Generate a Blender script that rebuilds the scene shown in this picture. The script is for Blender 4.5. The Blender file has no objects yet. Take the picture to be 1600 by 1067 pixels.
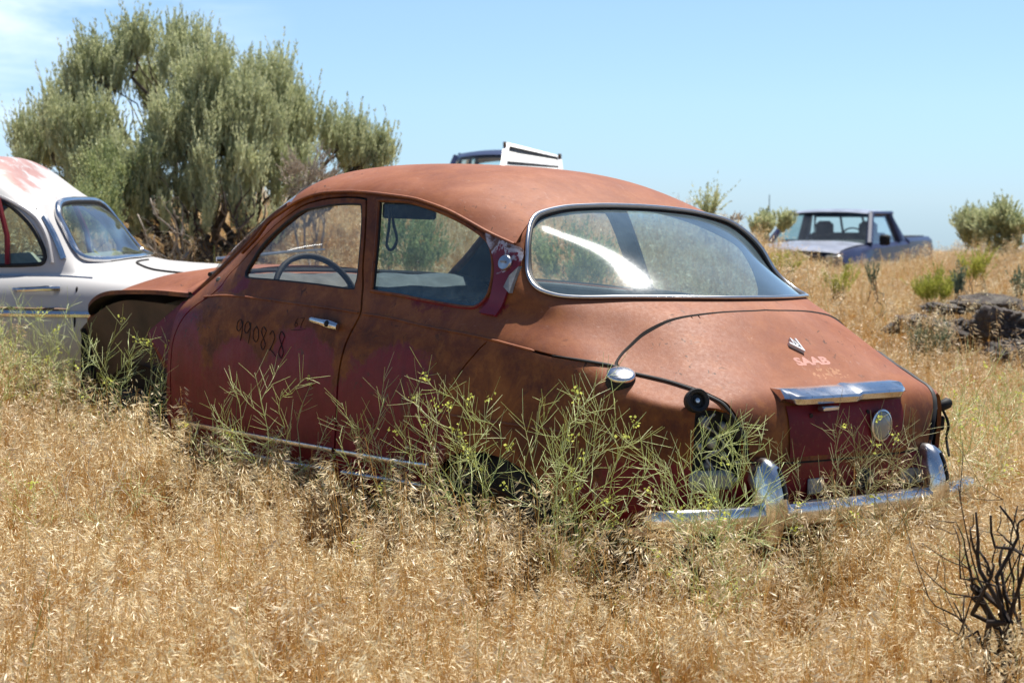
import bpy, math, random
import numpy as np
from mathutils import Matrix, Vector
from mathutils.geometry import delaunay_2d_cdt
sc=bpy.context.scene
R=math.radians
# ---------------- camera ----------------
CAM_H=1.35; PITCH=4.23; FPX=2995.0
cam_d=bpy.data.cameras.new('camera'); cam=bpy.data.objects.new('camera',cam_d); sc.collection.objects.link(cam)
cam.location=(0,0,CAM_H); cam.rotation_euler=(R(90-PITCH),0,0)
cam_d.lens=FPX/1600*36; cam_d.sensor_width=36; cam_d.clip_end=3000; cam_d.clip_start=.1
cam_d.dof.use_dof=True; cam_d.dof.focus_distance=6.1; cam_d.dof.aperture_fstop=6.3
sc.camera=cam
sc.render.resolution_x=1024; sc.render.resolution_y=682
# ---------------- sky and sun ----------------
SUN=Vector((.24,.335,.91)).normalized()
w=bpy.data.worlds.new('World'); sc.world=w; w.use_nodes=True; nt=w.node_tree; nt.nodes.clear()
def N(nt,t,**k):
    n=nt.nodes.new(t)
    for a,b in k.items():
        if a.startswith('i_'):
            key=a[2:]; n.inputs[int(key) if key.isdigit() else key.replace('_',' ')].default_value=b
        else: setattr(n,a,b)
    return n
out=N(nt,'ShaderNodeOutputWorld'); bg=N(nt,'ShaderNodeBackground'); bg.inputs[1].default_value=.074
sky=N(nt,'ShaderNodeTexSky',sky_type='NISHITA',sun_disc=False,sun_elevation=math.asin(SUN.z),sun_rotation=math.atan2(SUN.x,SUN.y),altitude=1500,air_density=.9,dust_density=.05,ozone_density=1.6)
# thin high cirrus wisps, fixed to directions of the sky
tc=N(nt,'ShaderNodeTexCoord'); mp=N(nt,'ShaderNodeMapping'); mp.inputs['Scale'].default_value=(3.0,2.0,14.0); mp.inputs['Location'].default_value=(.35,0,.62)
nz=N(nt,'ShaderNodeTexNoise',i_Scale=1.3,i_Detail=7.0,i_Roughness=.6,i_Distortion=.4)
cr=N(nt,'ShaderNodeValToRGB'); cr.color_ramp.elements[0].position=.40; cr.color_ramp.elements[1].position=.68
mx=N(nt,'ShaderNodeMix',data_type='RGBA'); mx.inputs['B'].default_value=(13,12.4,12.2,1)
ml=N(nt,'ShaderNodeMath',operation='MULTIPLY'); ml.inputs[1].default_value=.75
nt.links.new(tc.outputs['Generated'],mp.inputs[0]); nt.links.new(mp.outputs[0],nz.inputs[0]); nt.links.new(nz.outputs[0],cr.inputs[0])
# wisps only toward the left of the view: a direction mask
dt=N(nt,'ShaderNodeVectorMath',operation='DOT_PRODUCT'); dt.inputs[1].default_value=Vector((-.26,.96,.108)).normalized()
mr=N(nt,'ShaderNodeMapRange'); mr.inputs['From Min'].default_value=.988; mr.inputs['From Max'].default_value=.999
nt.links.new(tc.outputs['Generated'],dt.inputs[0]); nt.links.new(dt.outputs['Value'],mr.inputs['Value'])
m2=N(nt,'ShaderNodeMath',operation='MULTIPLY'); nt.links.new(cr.outputs[0],m2.inputs[0]); nt.links.new(mr.outputs[0],m2.inputs[1])
nt.links.new(m2.outputs[0],ml.inputs[0]); nt.links.new(ml.outputs[0],mx.inputs['Factor'])
nt.links.new(sky.outputs[0],mx.inputs['A']); tn=N(nt,'ShaderNodeMix',data_type='RGBA',blend_type='MULTIPLY'); tn.inputs['Factor'].default_value=1; sxyz=N(nt,'ShaderNodeSeparateXYZ'); nt.links.new(tc.outputs['Generated'],sxyz.inputs[0]); tr_=N(nt,'ShaderNodeValToRGB'); tr_.color_ramp.elements[0].position=0; tr_.color_ramp.elements[0].color=(.56,.75,1.1,1); tr_.color_ramp.elements[1].position=.30; tr_.color_ramp.elements[1].color=(1.0,1.05,1.05,1)
for p_,c_ in((.02,(.65,.83,1.12,1)),(.05,(.80,.94,1.15,1)),(.10,(.96,1.06,1.15,1))): el_=tr_.color_ramp.elements.new(p_); el_.color=c_
nt.links.new(sxyz.outputs['Z'],tr_.inputs[0]); nt.links.new(tr_.outputs[0],tn.inputs['B']); nt.links.new(mx.outputs['Result'],tn.inputs['A']); nt.links.new(tn.outputs['Result'],bg.inputs[0]); nt.links.new(bg.outputs[0],out.inputs[0])
sd=bpy.data.lights.new('sun','SUN'); sd.energy=5.0; sd.angle=R(.5); sd.color=(1,.955,.88)
so=bpy.data.objects.new('sun',sd); sc.collection.objects.link(so); so.rotation_euler=SUN.to_track_quat('Z','Y').to_euler(); so.location=(0,0,30)
sc.view_settings.view_transform='Standard'; sc.view_settings.look='None'; sc.view_settings.exposure=.72; sc.view_settings.gamma=1
cy=sc.cycles; cy.use_denoising=True; cy.max_bounces=8; cy.transparent_max_bounces=24; cy.diffuse_bounces=3; cy.glossy_bounces=4; cy.transmission_bounces=4
cy.sample_clamp_indirect=6; cy.caustics_reflective=False; cy.caustics_refractive=False
# ---------------- helpers ----------------
def tag(o,label=None,cat=None,group=None,kind=None):
    if label: o['label']=label
    if cat: o['category']=cat
    if group: o['group']=group
    if kind: o['kind']=kind
    return o
def empty(name,mat=None,loc=(0,0,0),rz=0):
    o=bpy.data.objects.new(name,None); sc.collection.objects.link(o); o.empty_display_size=.2
    if mat is not None: o.matrix_world=mat
    else: o.location=loc; o.rotation_euler=(0,0,rz)
    return o
def link(name,me,parent=None):
    o=bpy.data.objects.new(name,me); sc.collection.objects.link(o)
    if parent is not None: o.parent=parent
    return o
def mesh(name,V,F,mats,parent=None,smooth=True,midx=None,obj=True):
    me=bpy.data.meshes.new(name); me.from_pydata([tuple(map(float,v)) for v in V],[],[tuple(map(int,f)) for f in F])
    if not isinstance(mats,(list,tuple)): mats=[mats]
    for m in mats: me.materials.append(m)
    if midx is not None: me.polygons.foreach_set('material_index',np.array(midx,np.int32))
    if smooth is True: me.polygons.foreach_set('use_smooth',np.ones(len(me.polygons),bool))
    elif smooth is not False:
        me.polygons.foreach_set('use_smooth',np.ones(len(me.polygons),bool)); me.set_sharp_from_angle(angle=R(smooth))
    me.update()
    return link(name,me,parent) if obj else me
class MB:
    '''collects shapes, then builds ONE mesh object'''
    def __init__(s): s.V=[];s.F=[];s.M=[];s.n=0
    def add(s,V,F,m=0):
        V=np.asarray(V,float).reshape(-1,3); s.V.append(V); s.F+= [tuple(int(i)+s.n for i in f) for f in F]; s.M+=[m]*len(F); s.n+=len(V); return s
    def tube(s,P,r,k=8,m=0,cap=True,closed=False,flat=1.0,up=(0,0,1)):
        P=np.asarray(P,float); n=len(P); r=np.broadcast_to(np.asarray(r,float),(n,))
        T=np.roll(P,-1,0)-np.roll(P,1,0) if closed else np.gradient(P,axis=0)
        T/=np.linalg.norm(T,axis=1,keepdims=True)+1e-12
        u=np.array(up,float)
        A=np.cross(T,u); bad=np.linalg.norm(A,axis=1)<.05; A[bad]=np.cross(T[bad],[1,.2,0]); A/=np.linalg.norm(A,axis=1,keepdims=True)
        B=np.cross(A,T); a=np.arange(k)/k*2*np.pi
        V=(P[:,None]+r[:,None,None]*(np.cos(a)[None,:,None]*A[:,None]+flat*np.sin(a)[None,:,None]*B[:,None])).reshape(-1,3)
        F=[]; L=n if closed else n-1
        for i in range(L):
            j=(i+1)%n
            for q in range(k): F.append((i*k+q,i*k+(q+1)%k,j*k+(q+1)%k,j*k+q))
        if cap and not closed: F.append(tuple(range(k-1,-1,-1))); F.append(tuple((n-1)*k+q for q in range(k)))
        return s.add(V,F,m)
    def box(s,c,d,m=0,rot=None,bev=0):
        d=np.array(d)/2.
        if bev:
            b=min(bev,min(d)*.9); V=[]
            for sx in(-1,1):
                for sy in(-1,1):
                    for sz in(-1,1):
                        V+= [(sx*d[0],sy*(d[1]-b),sz*(d[2]-b)),(sx*(d[0]-b),sy*d[1],sz*(d[2]-b)),(sx*(d[0]-b),sy*(d[1]-b),sz*d[2])]
            V=np.array(V); idx=lambda x,y,z,a:((x*2+y)*2+z)*3+a
            F=[]
            for x in(0,1): q=[idx(x,0,0,0),idx(x,1,0,0),idx(x,1,1,0),idx(x,0,1,0)]; F.append(q if x else q[::-1])
            for y in(0,1): q=[idx(0,y,0,1),idx(0,y,1,1),idx(1,y,1,1),idx(1,y,0,1)]; F.append(q if y else q[::-1])
            for z in(0,1): q=[idx(0,0,z,2),idx(1,0,z,2),idx(1,1,z,2),idx(0,1,z,2)]; F.append(q if z else q[::-1])
            for x in(0,1):
                for y in(0,1): F.append([idx(x,y,0,0),idx(x,y,1,0),idx(x,y,1,1),idx(x,y,0,1)])
            for x in(0,1):
                for z in(0,1): F.append([idx(x,0,z,0),idx(x,1,z,0),idx(x,1,z,2),idx(x,0,z,2)])
            for y in(0,1):
                for z in(0,1): F.append([idx(0,y,z,1),idx(1,y,z,1),idx(1,y,z,2),idx(0,y,z,2)])
            for x in(0,1):
                for y in(0,1):
                    for z in(0,1): F.append([idx(x,y,z,0),idx(x,y,z,1),idx(x,y,z,2)])
            # orient outwards
            G=[]
            for f in F:
                p=V[list(f)]; n=np.cross(p[1]-p[0],p[2]-p[0]); G.append(f if n@p.mean(0)>0 else f[::-1])
            F=G
        else:
            V=np.array([(x,y,z) for x in(-1,1) for y in(-1,1) for z in(-1,1)])*d
            F=[(0,1,3,2),(4,6,7,5),(0,4,5,1),(2,3,7,6),(0,2,6,4),(1,5,7,3)]
        if rot is not None: V=V@np.array(rot).T
        return s.add(V+np.array(c),F,m)
    def loft(s,rings,m=0,closed=True,cap=True):
        rings=np.asarray(rings,float); n,k=rings.shape[:2]; F=[]
        for i in range(n-1):
            for q in range(k if closed else k-1): F.append((i*k+q,i*k+(q+1)%k,(i+1)*k+(q+1)%k,(i+1)*k+q))
        if cap and closed: F.append(tuple(range(k-1,-1,-1))); F.append(tuple((n-1)*k+q for q in range(k)))
        return s.add(rings.reshape(-1,3),F,m)
    def prism(s,poly,axis,a,b,m=0):
        '''2-D polygon extruded along axis (0,1,2) from a to b'''
        k=len(poly); V=[]
        for h in(a,b):
            for p in poly: q=list(p); q.insert(axis,h); V.append(q)
        F=[tuple(range(k-1,-1,-1)),tuple(range(k,2*k))]+[(i,(i+1)%k,k+(i+1)%k,k+i) for i in range(k)]
        V=np.array(V,float)
        return s.add(V,F,m)
    def lathe(s,prof,c,axis,k=24,m=0):
        '''profile [(r,h)] turned about an axis vector through c'''
        ax=np.array(axis,float); ax/=np.linalg.norm(ax); u=np.cross(ax,[0,0,1] if abs(ax[2])<.9 else [1,0,0]); u/=np.linalg.norm(u); v=np.cross(ax,u)
        a=np.arange(k)/k*2*np.pi
        rings=[np.array(c)+ax*h+r*(np.cos(a)[:,None]*u+np.sin(a)[:,None]*v) for r,h in prof]
        return s.loft(rings,m,cap=False)
    def build(s,name,mats,parent=None,smooth=40):
        return mesh(name,np.concatenate(s.V),s.F,mats,parent,smooth,s.M)
def cr_spline(P,n=8,closed=False):
    P=np.asarray(P,float); m=len(P); out=[]
    L=m if closed else m-1
    for i in range(L):
        if closed: a,b,c,d=P[(i-1)%m],P[i],P[(i+1)%m],P[(i+2)%m]
        else: b,c=P[i],P[i+1]; a=P[i-1] if i>0 else 2*b-c; d=P[i+2] if i+2<m else 2*c-b
        for t in np.arange(n)/n:
            out.append(.5*((2*b)+(c-a)*t+(2*a-5*b+4*c-d)*t*t+(3*b-a-3*c+d)*t**3))
    if not closed: out.append(P[-1])
    return np.array(out)
rng=np.random.default_rng(7)
# ---- spline surfaces (numpy) ----
import numpy as np
def _spline_mat(n):
    # natural cubic spline second-derivative solver for unit knots
    A=np.zeros((n,n));B=np.zeros((n,n));A[0,0]=A[-1,-1]=1
    for i in range(1,n-1):
        A[i,i-1]=1;A[i,i]=4;A[i,i+1]=1
        B[i,i-1]=6;B[i,i]=-12;B[i,i+1]=6
    return np.linalg.solve(A,B)
def basis(n,t):
    t=np.clip(np.asarray(t,float),0,n-1);i=np.minimum(t.astype(int),n-2);f=t-i
    M2=_spline_mat(n);I=np.eye(n);g=1-f
    W=g[:,None]*I[i]+f[:,None]*I[i+1]+((g**3-g)/6)[:,None]*M2[i]+((f**3-f)/6)[:,None]*M2[i+1]
    return W
class Surf:
    def __init__(s,net):
        s.net=np.array(net,float);s.R,s.C=s.net.shape[:2];s._g=None
    def ev(s,st):
        st=np.asarray(st,float).reshape(-1,2)
        return np.einsum('ki,kj,ijd->kd',basis(s.R,st[:,0]),basis(s.C,st[:,1]),s.net)
    def nrm(s,st,e=1e-3):
        st=np.asarray(st,float).reshape(-1,2)
        def d(a):
            h=np.array([e,0]) if a==0 else np.array([0,e])
            lim=np.array([s.R-1,s.C-1]);p=np.clip(st+h,0,lim);m=np.clip(st-h,0,lim)
            return s.ev(p)-s.ev(m)
        n=np.cross(d(0),d(1));return n/(np.linalg.norm(n,axis=1,keepdims=True)+1e-12)
    def grid(s,k=16):
        if s._g is None:
            a=np.linspace(0,s.R-1,(s.R-1)*k+1);b=np.linspace(0,s.C-1,(s.C-1)*k+1)
            P=np.einsum('ai,bj,ijd->abd',basis(s.R,a),basis(s.C,b),s.net)
            st=np.stack(np.meshgrid(a,b,indexing='ij'),-1);s._g=(st.reshape(-1,2),P.reshape(-1,3))
        return s._g
    def find(s,pts,w=(1,1,1),lim=None):
        # closest surface parameter for points, coordinates weighted by w (0 = free)
        w=np.array(w,float);ST,P=s.grid();out=[]
        ok=np.ones(len(ST),bool) if lim is None else lim(ST,P)
        for q in np.asarray(pts,float):
            d=(((P-q)*w)**2).sum(1);d[~ok]=9e9;st=ST[d.argmin()].copy()
            for _ in range(6):
                b=s.ev([st,st+[1e-3,0],st+[0,1e-3]]) if st[0]<s.R-1.01 and st[1]<s.C-1.01 else s.ev([st,st-[1e-3,0],st-[0,1e-3]])
                sg=1 if st[0]<s.R-1.01 and st[1]<s.C-1.01 else -1
                J=((b[1:]-b[0])/(sg*1e-3)*w).T;r=(q-b[0])*w
                dx=np.linalg.lstsq(J.T@J+1e-9*np.eye(2),J.T@r,rcond=None)[0]
                st=np.clip(st+np.clip(dx,-.5,.5),0,[s.R-1,s.C-1])
            out.append(st)
        return np.array(out)
# ---- body net: rows from the sill up, columns from the door post round to the tail centre
NET=[
[(1.97,.71,.29),(1.6,.715,.29),(1.2,.72,.29),(.8,.72,.29),(.4,.72,.30),(.08,.72,.31),(-.2,.72,.32),(-.45,.71,.34),(-.62,.67,.36),(-.74,.58,.37),(-.80,.42,.37),(-.825,.21,.36),(-.83,0,.36)],
[(1.97,.745,.38),(1.6,.757,.38),(1.2,.765,.38),(.8,.768,.38),(.4,.768,.38),(.08,.768,.385),(-.2,.765,.39),(-.45,.752,.395),(-.65,.712,.41),(-.785,.61,.42),(-.85,.43,.42),(-.875,.21,.42),(-.88,0,.42)],
[(1.97,.757,.50),(1.6,.77,.50),(1.2,.777,.50),(.8,.78,.50),(.4,.78,.50),(.08,.78,.50),(-.2,.777,.50),(-.45,.764,.50),(-.655,.72,.51),(-.80,.62,.52),(-.88,.44,.52),(-.90,.22,.52),(-.905,0,.52)],
[(1.97,.757,.64),(1.6,.773,.64),(1.2,.782,.64),(.8,.785,.64),(.4,.785,.64),(.08,.784,.64),(-.2,.78,.64),(-.45,.766,.64),(-.66,.722,.64),(-.805,.622,.64),(-.885,.45,.64),(-.90,.22,.64),(-.905,0,.64)],
[(1.96,.745,.77),(1.6,.766,.77),(1.2,.775,.77),(.8,.778,.77),(.4,.778,.77),(.08,.776,.76),(-.2,.771,.75),(-.45,.757,.74),(-.66,.712,.735),(-.80,.615,.73),(-.862,.45,.745),(-.872,.22,.75),(-.872,0,.755)],
[(1.95,.722,.85),(1.6,.752,.862),(1.2,.764,.867),(.8,.766,.862),(.4,.766,.852),(.08,.763,.838),(-.2,.757,.82),(-.45,.738,.805),(-.65,.688,.775),(-.765,.585,.768),(-.795,.43,.803),(-.802,.22,.812),(-.80,0,.815)],
[(1.92,.678,.912),(1.6,.728,.932),(1.2,.741,.937),(.8,.743,.932),(.4,.743,.918),(.08,.740,.905),(-.2,.733,.883),(-.44,.703,.855),(-.59,.625,.824),(-.67,.505,.845),(-.693,.37,.872),(-.70,.19,.888),(-.70,0,.888)],
[(1.86,.622,.985),(1.6,.698,1.003),(1.2,.708,1.01),(.8,.71,1.008),(.42,.708,.99),(.12,.698,.98),(-.11,.68,.962),(-.275,.64,.95),(-.415,.545,.943),(-.48,.44,.975),(-.53,.31,.99),(-.555,.155,.996),(-.56,0,.997)],
[(1.765,.610,1.055),(1.55,.675,1.06),(1.2,.69,1.065),(.8,.692,1.065),(.42,.688,1.055),(.14,.68,1.04),(-.04,.665,1.035),(-.155,.63,1.033),(-.245,.545,1.036),(-.33,.43,1.042),(-.41,.28,1.047),(-.455,.14,1.05),(-.465,0,1.05)],
[(1.645,.595,1.14),(1.47,.648,1.15),(1.17,.665,1.155),(.8,.667,1.155),(.44,.664,1.145),(.17,.657,1.12),(.0,.643,1.10),(-.05,.59,1.115),(-.12,.49,1.13),(-.19,.38,1.14),(-.245,.25,1.147),(-.28,.125,1.149),(-.285,0,1.15)],
[(1.53,.585,1.225),(1.37,.622,1.24),(1.12,.637,1.252),(.8,.64,1.255),(.47,.638,1.235),(.22,.637,1.192),(.02,.628,1.155),(.01,.56,1.195),(-.02,.46,1.222),(-.05,.345,1.238),(-.075,.23,1.245),(-.09,.115,1.249),(-.092,0,1.25)],
[(1.41,.572,1.29),(1.27,.605,1.322),(1.06,.61,1.347),(.8,.611,1.352),(.5,.612,1.325),(.26,.618,1.266),(.035,.612,1.203),(.07,.525,1.272),(.10,.43,1.304),(.115,.325,1.32),(.12,.215,1.328),(.122,.108,1.332),(.122,0,1.333)],
]
# ---- roof net: rows front to rear (header .. window top), columns side to centre
def roof_net():
    top=np.array(NET[11],float)
    side=top[:7];rear=top[6:]
    spine=np.array([(1.56,0,1.415),(1.38,0,1.452),(1.12,0,1.474),(.8,0,1.476),(.5,0,1.457),(.285,0,1.403),(.122,0,1.333)])
    fr=np.array([1,.93,.8,.62,.42,.21,0]);net=[]
    for i in range(7):
        row=[]
        for j in range(7):
            a=fr[j]
            if i==6: p=rear[j]
            else:
                k=(1-a**2.5)**.72
                xw=1-a**2.2
                p=np.array([side[i][0]+(spine[i][0]-side[i][0])*xw,side[i][1]*a,side[i][2]+(spine[i][2]-side[i][2])*k])
            row.append(p)
        net.append(row)
    # ease the row before the window
    net=np.array(net)
    net[5,1:6]=.5*net[5,1:6]+.5*(net[4,1:6]*.45+net[6,1:6]*.55+np.array([0,0,.015]))
    return net
BODY=Surf(NET);ROOF=Surf(roof_net())
# ---------------- materials ----------------
def mat(name):
    m=bpy.data.materials.new(name); m.use_nodes=True; nt=m.node_tree; nt.nodes.clear()
    o=N(nt,'ShaderNodeOutputMaterial'); return m,nt,o
def L(nt,a,b): nt.links.new(a,b)
def noise(nt,vec,scale,detail=5,rough=.55,dist=0.):
    n=N(nt,'ShaderNodeTexNoise',i_Scale=scale,i_Detail=float(detail),i_Roughness=rough,i_Distortion=dist)
    if vec is not None: L(nt,vec,n.inputs['Vector'])
    return n.outputs[0]
def ramp(nt,f,stops,interp='LINEAR'):
    r=N(nt,'ShaderNodeValToRGB'); e=r.color_ramp.elements; r.color_ramp.interpolation=interp
    e[0].position,e[0].color=stops[0][0],(*stops[0][1],1); e[1].position,e[1].color=stops[-1][0],(*stops[-1][1],1)
    for p,c in stops[1:-1]:
        x=e.new(p); x.color=(*c,1)
    L(nt,f,r.inputs[0]); return r.outputs[0]
def mixc(nt,f,a,b,mode='MIX'):
    x=N(nt,'ShaderNodeMix',data_type='RGBA',blend_type=mode)
    for s,v in(('Factor',f),('A',a),('B',b)):
        if isinstance(v,(int,float)): x.inputs[s].default_value=v
        elif isinstance(v,tuple): x.inputs[s].default_value=(*v,1)
        else: L(nt,v,x.inputs[s])
    return x.outputs['Result']
def mth(nt,op,a,b=None,clamp=False):
    x=N(nt,'ShaderNodeMath',operation=op,use_clamp=clamp)
    for i,v in enumerate((a,b)):
        if v is None: continue
        if isinstance(v,(int,float)): x.inputs[i].default_value=v
        else: L(nt,v,x.inputs[i])
    return x.outputs[0]
def mapr(nt,v,a,b,c=0.,d=1.):
    x=N(nt,'ShaderNodeMapRange'); L(nt,v,x.inputs['Value'])
    for k,q in zip(('From Min','From Max','To Min','To Max'),(a,b,c,d)): x.inputs[k].default_value=q
    return x.outputs[0]
def coords(nt): return N(nt,'ShaderNodeTexCoord').outputs['Object']
def bsdf(nt,o,color=None,rough=.5,metal=0.,spec=.5,bump=None,bstr=.2,bdist=.01,**k):
    p=N(nt,'ShaderNodeBsdfPrincipled')
    for s,v in(('Base Color',color),('Roughness',rough),('Metallic',metal),('Specular IOR Level',spec)):
        if v is None: continue
        if isinstance(v,(int,float)): p.inputs[s].default_value=v
        elif isinstance(v,tuple): p.inputs[s].default_value=(*v,1)
        else: L(nt,v,p.inputs[s])
    for a,b in k.items(): p.inputs[a.replace('_',' ')].default_value=b
    if bump is not None:
        b=N(nt,'ShaderNodeBump'); b.inputs['Strength'].default_value=bstr; b.inputs['Distance'].default_value=bdist; L(nt,bump,b.inputs['Height']); L(nt,b.outputs[0],p.inputs['Normal'])
    if o is not None: L(nt,p.outputs[0],o.inputs[0])
    return p
def simple(name,color,rough=.6,metal=0.,var=.25,scale=12.,spec=.4,bstr=.0,**k):
    m,nt,o=mat(name); c=coords(nt); n=noise(nt,c,scale,6,.6)
    d=tuple(x*(1-var) for x in color); u=tuple(min(1,x*(1+var)) for x in color)
    col=ramp(nt,n,[(.3,d),(.7,u)])
    bsdf(nt,o,col,rough,metal,spec,bump=n if bstr else None,bstr=bstr,**k); return m
def rust_paint():
    m,nt,o=mat('weathered_burgundy_paint'); c=coords(nt); x=N(nt,'ShaderNodeSeparateXYZ'); L(nt,c,x.inputs[0]); z=x.outputs['Z']
    geo=N(nt,'ShaderNodeNewGeometry'); nx=N(nt,'ShaderNodeVectorTransform',vector_type='NORMAL',convert_from='WORLD',convert_to='OBJECT'); L(nt,geo.outputs['Normal'],nx.inputs[0])
    ns=N(nt,'ShaderNodeSeparateXYZ'); L(nt,nx.outputs[0],ns.inputs[0])
    big=noise(nt,c,1.9,4,.55,.6); mid=noise(nt,c,9,7,.65,.3); fine=noise(nt,c,70,6,.7); speck=noise(nt,c,260,4,.7)
    # rust has taken the upward and upper panels, paint survives low on the sides
    # where the maroon paint has survived: worn patches fixed to the panels
    keep=None
    for cx,cz,rx,rz in((1.87,.60,.20,.34),(1.25,.42,.70,.27),(.45,.56,.33,.30),(-.74,.42,.30,.17),(.22,.975,.30,.055),(1.45,.66,.16,.12),(1.0,.70,.20,.14),(1.62,.985,.22,.05)):
        dx=mth(nt,'DIVIDE',mth(nt,'SUBTRACT',x.outputs['X'],cx),rx); dz=mth(nt,'DIVIDE',mth(nt,'SUBTRACT',z,cz),rz); d=mth(nt,'SUBTRACT',1.,mth(nt,'ADD',mth(nt,'MULTIPLY',dx,dx),mth(nt,'MULTIPLY',dz,dz)))
        keep=d if keep is None else mth(nt,'MAXIMUM',keep,d)
    keep=mth(nt,'MINIMUM',mth(nt,'MAXIMUM',keep,-.45),.5)
    f=mth(nt,'ADD',mth(nt,'MULTIPLY',keep,-1.7),mapr(nt,ns.outputs['Z'],.15,.6,.12,1.3))
    f=mth(nt,'ADD',f,mapr(nt,big,.36,.64,-.46,.46)); f=mth(nt,'ADD',f,mapr(nt,mid,.3,.7,-.62,.62)); f=mth(nt,'ADD',f,mapr(nt,fine,.3,.7,-.16,.16))
    f=mapr(nt,f,-.16,.24)
    paint=ramp(nt,mid,[(.3,(.110,.005,.009)),(.55,(.160,.008,.016)),(.75,(.165,.018,.038))])
    rustc=ramp(nt,noise(nt,c,5.5,8,.68,.5),[(.25,(.050,.013,.007)),(.45,(.115,.032,.009)),(.58,(.20,.064,.013)),(.76,(.27,.098,.022))])
    rustc=mixc(nt,mapr(nt,fine,.45,.75,0,.35),rustc,(.10,.035,.022))
    rustc=mixc(nt,mth(nt,'MULTIPLY',mapr(nt,noise(nt,c,17,7,.7,.4),.52,.66),.45),rustc,(.29,.115,.026)); rustc=mixc(nt,mth(nt,'MULTIPLY',mapr(nt,noise(nt,c,11,8,.7,.7),.46,.34),.55),rustc,(.055,.014,.012))
    # paler, dusty tone mixed in on upward-facing surfaces
    top=mapr(nt,ns.outputs['Z'],.25,.8,0,.62)
    topc=ramp(nt,noise(nt,c,3.2,8,.7,.6),[(.28,(.25,.078,.036)),(.5,(.34,.120,.062)),(.72,(.44,.185,.115))])
    rustc=mixc(nt,top,rustc,topc)
    edge=mapr(nt,mth(nt,'ABSOLUTE',mth(nt,'SUBTRACT',f,.45)),0,.3,.55,0.)
    col=mixc(nt,f,paint,rustc); col=mixc(nt,edge,col,(.12,.030,.022))
    # small sharp chips down to brown metal, and thin rain streaks
    vo=N(nt,'ShaderNodeTexVoronoi',feature='DISTANCE_TO_EDGE'); vo.inputs['Scale'].default_value=1.; chip=mth(nt,'MULTIPLY',mapr(nt,noise(nt,c,34,3,.5,1.),.655,.675),mapr(nt,noise(nt,c,3.1,3,.5),.48,.62)); col=mixc(nt,mth(nt,'MULTIPLY',chip,.75),col,(.045,.022,.016))
    ms=N(nt,'ShaderNodeMapping'); ms.inputs['Scale'].default_value=(26,26,1.6); L(nt,c,ms.inputs[0]); stv=noise(nt,ms.outputs[0],1.6,5,.6); side_=mapr(nt,mth(nt,'ABSOLUTE',ns.outputs['Z']),.15,.5,1.,0.)
    col=mixc(nt,mth(nt,'MULTIPLY',mapr(nt,stv,.56,.70,0,.25),side_),col,(.17,.055,.022)); col=mixc(nt,mth(nt,'MULTIPLY',mapr(nt,stv,.44,.30,0,.34),side_),col,(.045,.012,.012))
    col=mixc(nt,mth(nt,'MULTIPLY',mapr(nt,speck,.58,.75,0,.34),mth(nt,'ADD',mapr(nt,ns.outputs['Z'],.25,.8,.12,.9),0.)),col,(.42,.22,.15))
    # chalky scratches
    mp=N(nt,'ShaderNodeMapping'); mp.inputs['Scale'].default_value=(3,14,9); mp.inputs['Rotation'].default_value=(.3,.2,.5); L(nt,c,mp.inputs[0])
    sc_=noise(nt,mp.outputs[0],4,8,.75,1.2); col=mixc(nt,mth(nt,'MULTIPLY',mapr(nt,sc_,.60,.70,0,.55),top),col,(.55,.40,.34))
    ro=mapr(nt,f,0,1,.38,.58); ro=mth(nt,'ADD',ro,mapr(nt,fine,.3,.7,-.06,.1))
    bsdf(nt,o,col,ro,0,.24,bump=mth(nt,'ADD',mth(nt,'ADD',fine,mth(nt,'MULTIPLY',speck,.5)),mth(nt,'MULTIPLY',noise(nt,c,5,3,.5),3.0)),bstr=.30,bdist=.0025)
    return m
M_RUST=rust_paint()
def paint_only():
    m,nt,o=mat('old_burgundy_paint'); c=coords(nt); n=noise(nt,c,7,7,.65,.4); f=noise(nt,c,60,5,.7)
    col=ramp(nt,n,[(.3,(.085,.004,.007)),(.55,(.15,.007,.013)),(.78,(.17,.016,.022))]); col=mixc(nt,mapr(nt,f,.56,.66,0,.5),col,(.17,.05,.025))
    bsdf(nt,o,col,.5,0,.2,bump=f,bstr=.1,bdist=.002); return m
M_PAINT=paint_only()
M_INNER=simple('interior_blue_grey',(.035,.050,.062),.75,var=.4,scale=6)
def plate_mat():
    m,nt,o=mat('burgundy_vent_plate_paint'); c=coords(nt); n=noise(nt,c,14,7,.7,.6); x=N(nt,'ShaderNodeSeparateXYZ'); L(nt,c,x.inputs[0])
    g=mth(nt,'ADD',mapr(nt,x.outputs['Z'],1.08,1.22,-.25,.32),mapr(nt,n,.3,.7,-.3,.3))
    col=mixc(nt,mapr(nt,g,.1,.16),(.16,.014,.028),(.42,.42,.48)); col=mixc(nt,mapr(nt,g,.2,.3),col,(.12,.055,.035))
    bsdf(nt,o,col,.35,0,.5); return m
M_PLATE=plate_mat()
def chrome(name='chrome',pit=.6):
    m,nt,o=mat(name); c=coords(nt); n=noise(nt,c,55,6,.7); n2=noise(nt,c,8,5,.6)
    col=mixc(nt,mapr(nt,n,.55,.70,0,pit),(.66,.66,.67),(.16,.10,.06))
    ro=mapr(nt,n2,.3,.75,.09,.32); bsdf(nt,o,col,ro,1.,.5,bump=n2,bstr=.06,bdist=.01); return m
M_CHROME=chrome()
M_ALU=simple('dull_silver_trim',(.55,.55,.56),.28,1.,.12,20)
M_RUBBER=simple('black_rubber',(.014,.014,.015),.62,0,.4,30)
M_BLACK=simple('black_plastic',(.013,.013,.014),.65,0,.3,20,.25)
M_DARK=simple('dark_grime',(.02,.016,.014),.85,0,.5,9)
M_TYRE=simple('cracked_tyre_rubber',(.022,.020,.019),.85,0,.4,14)
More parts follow.
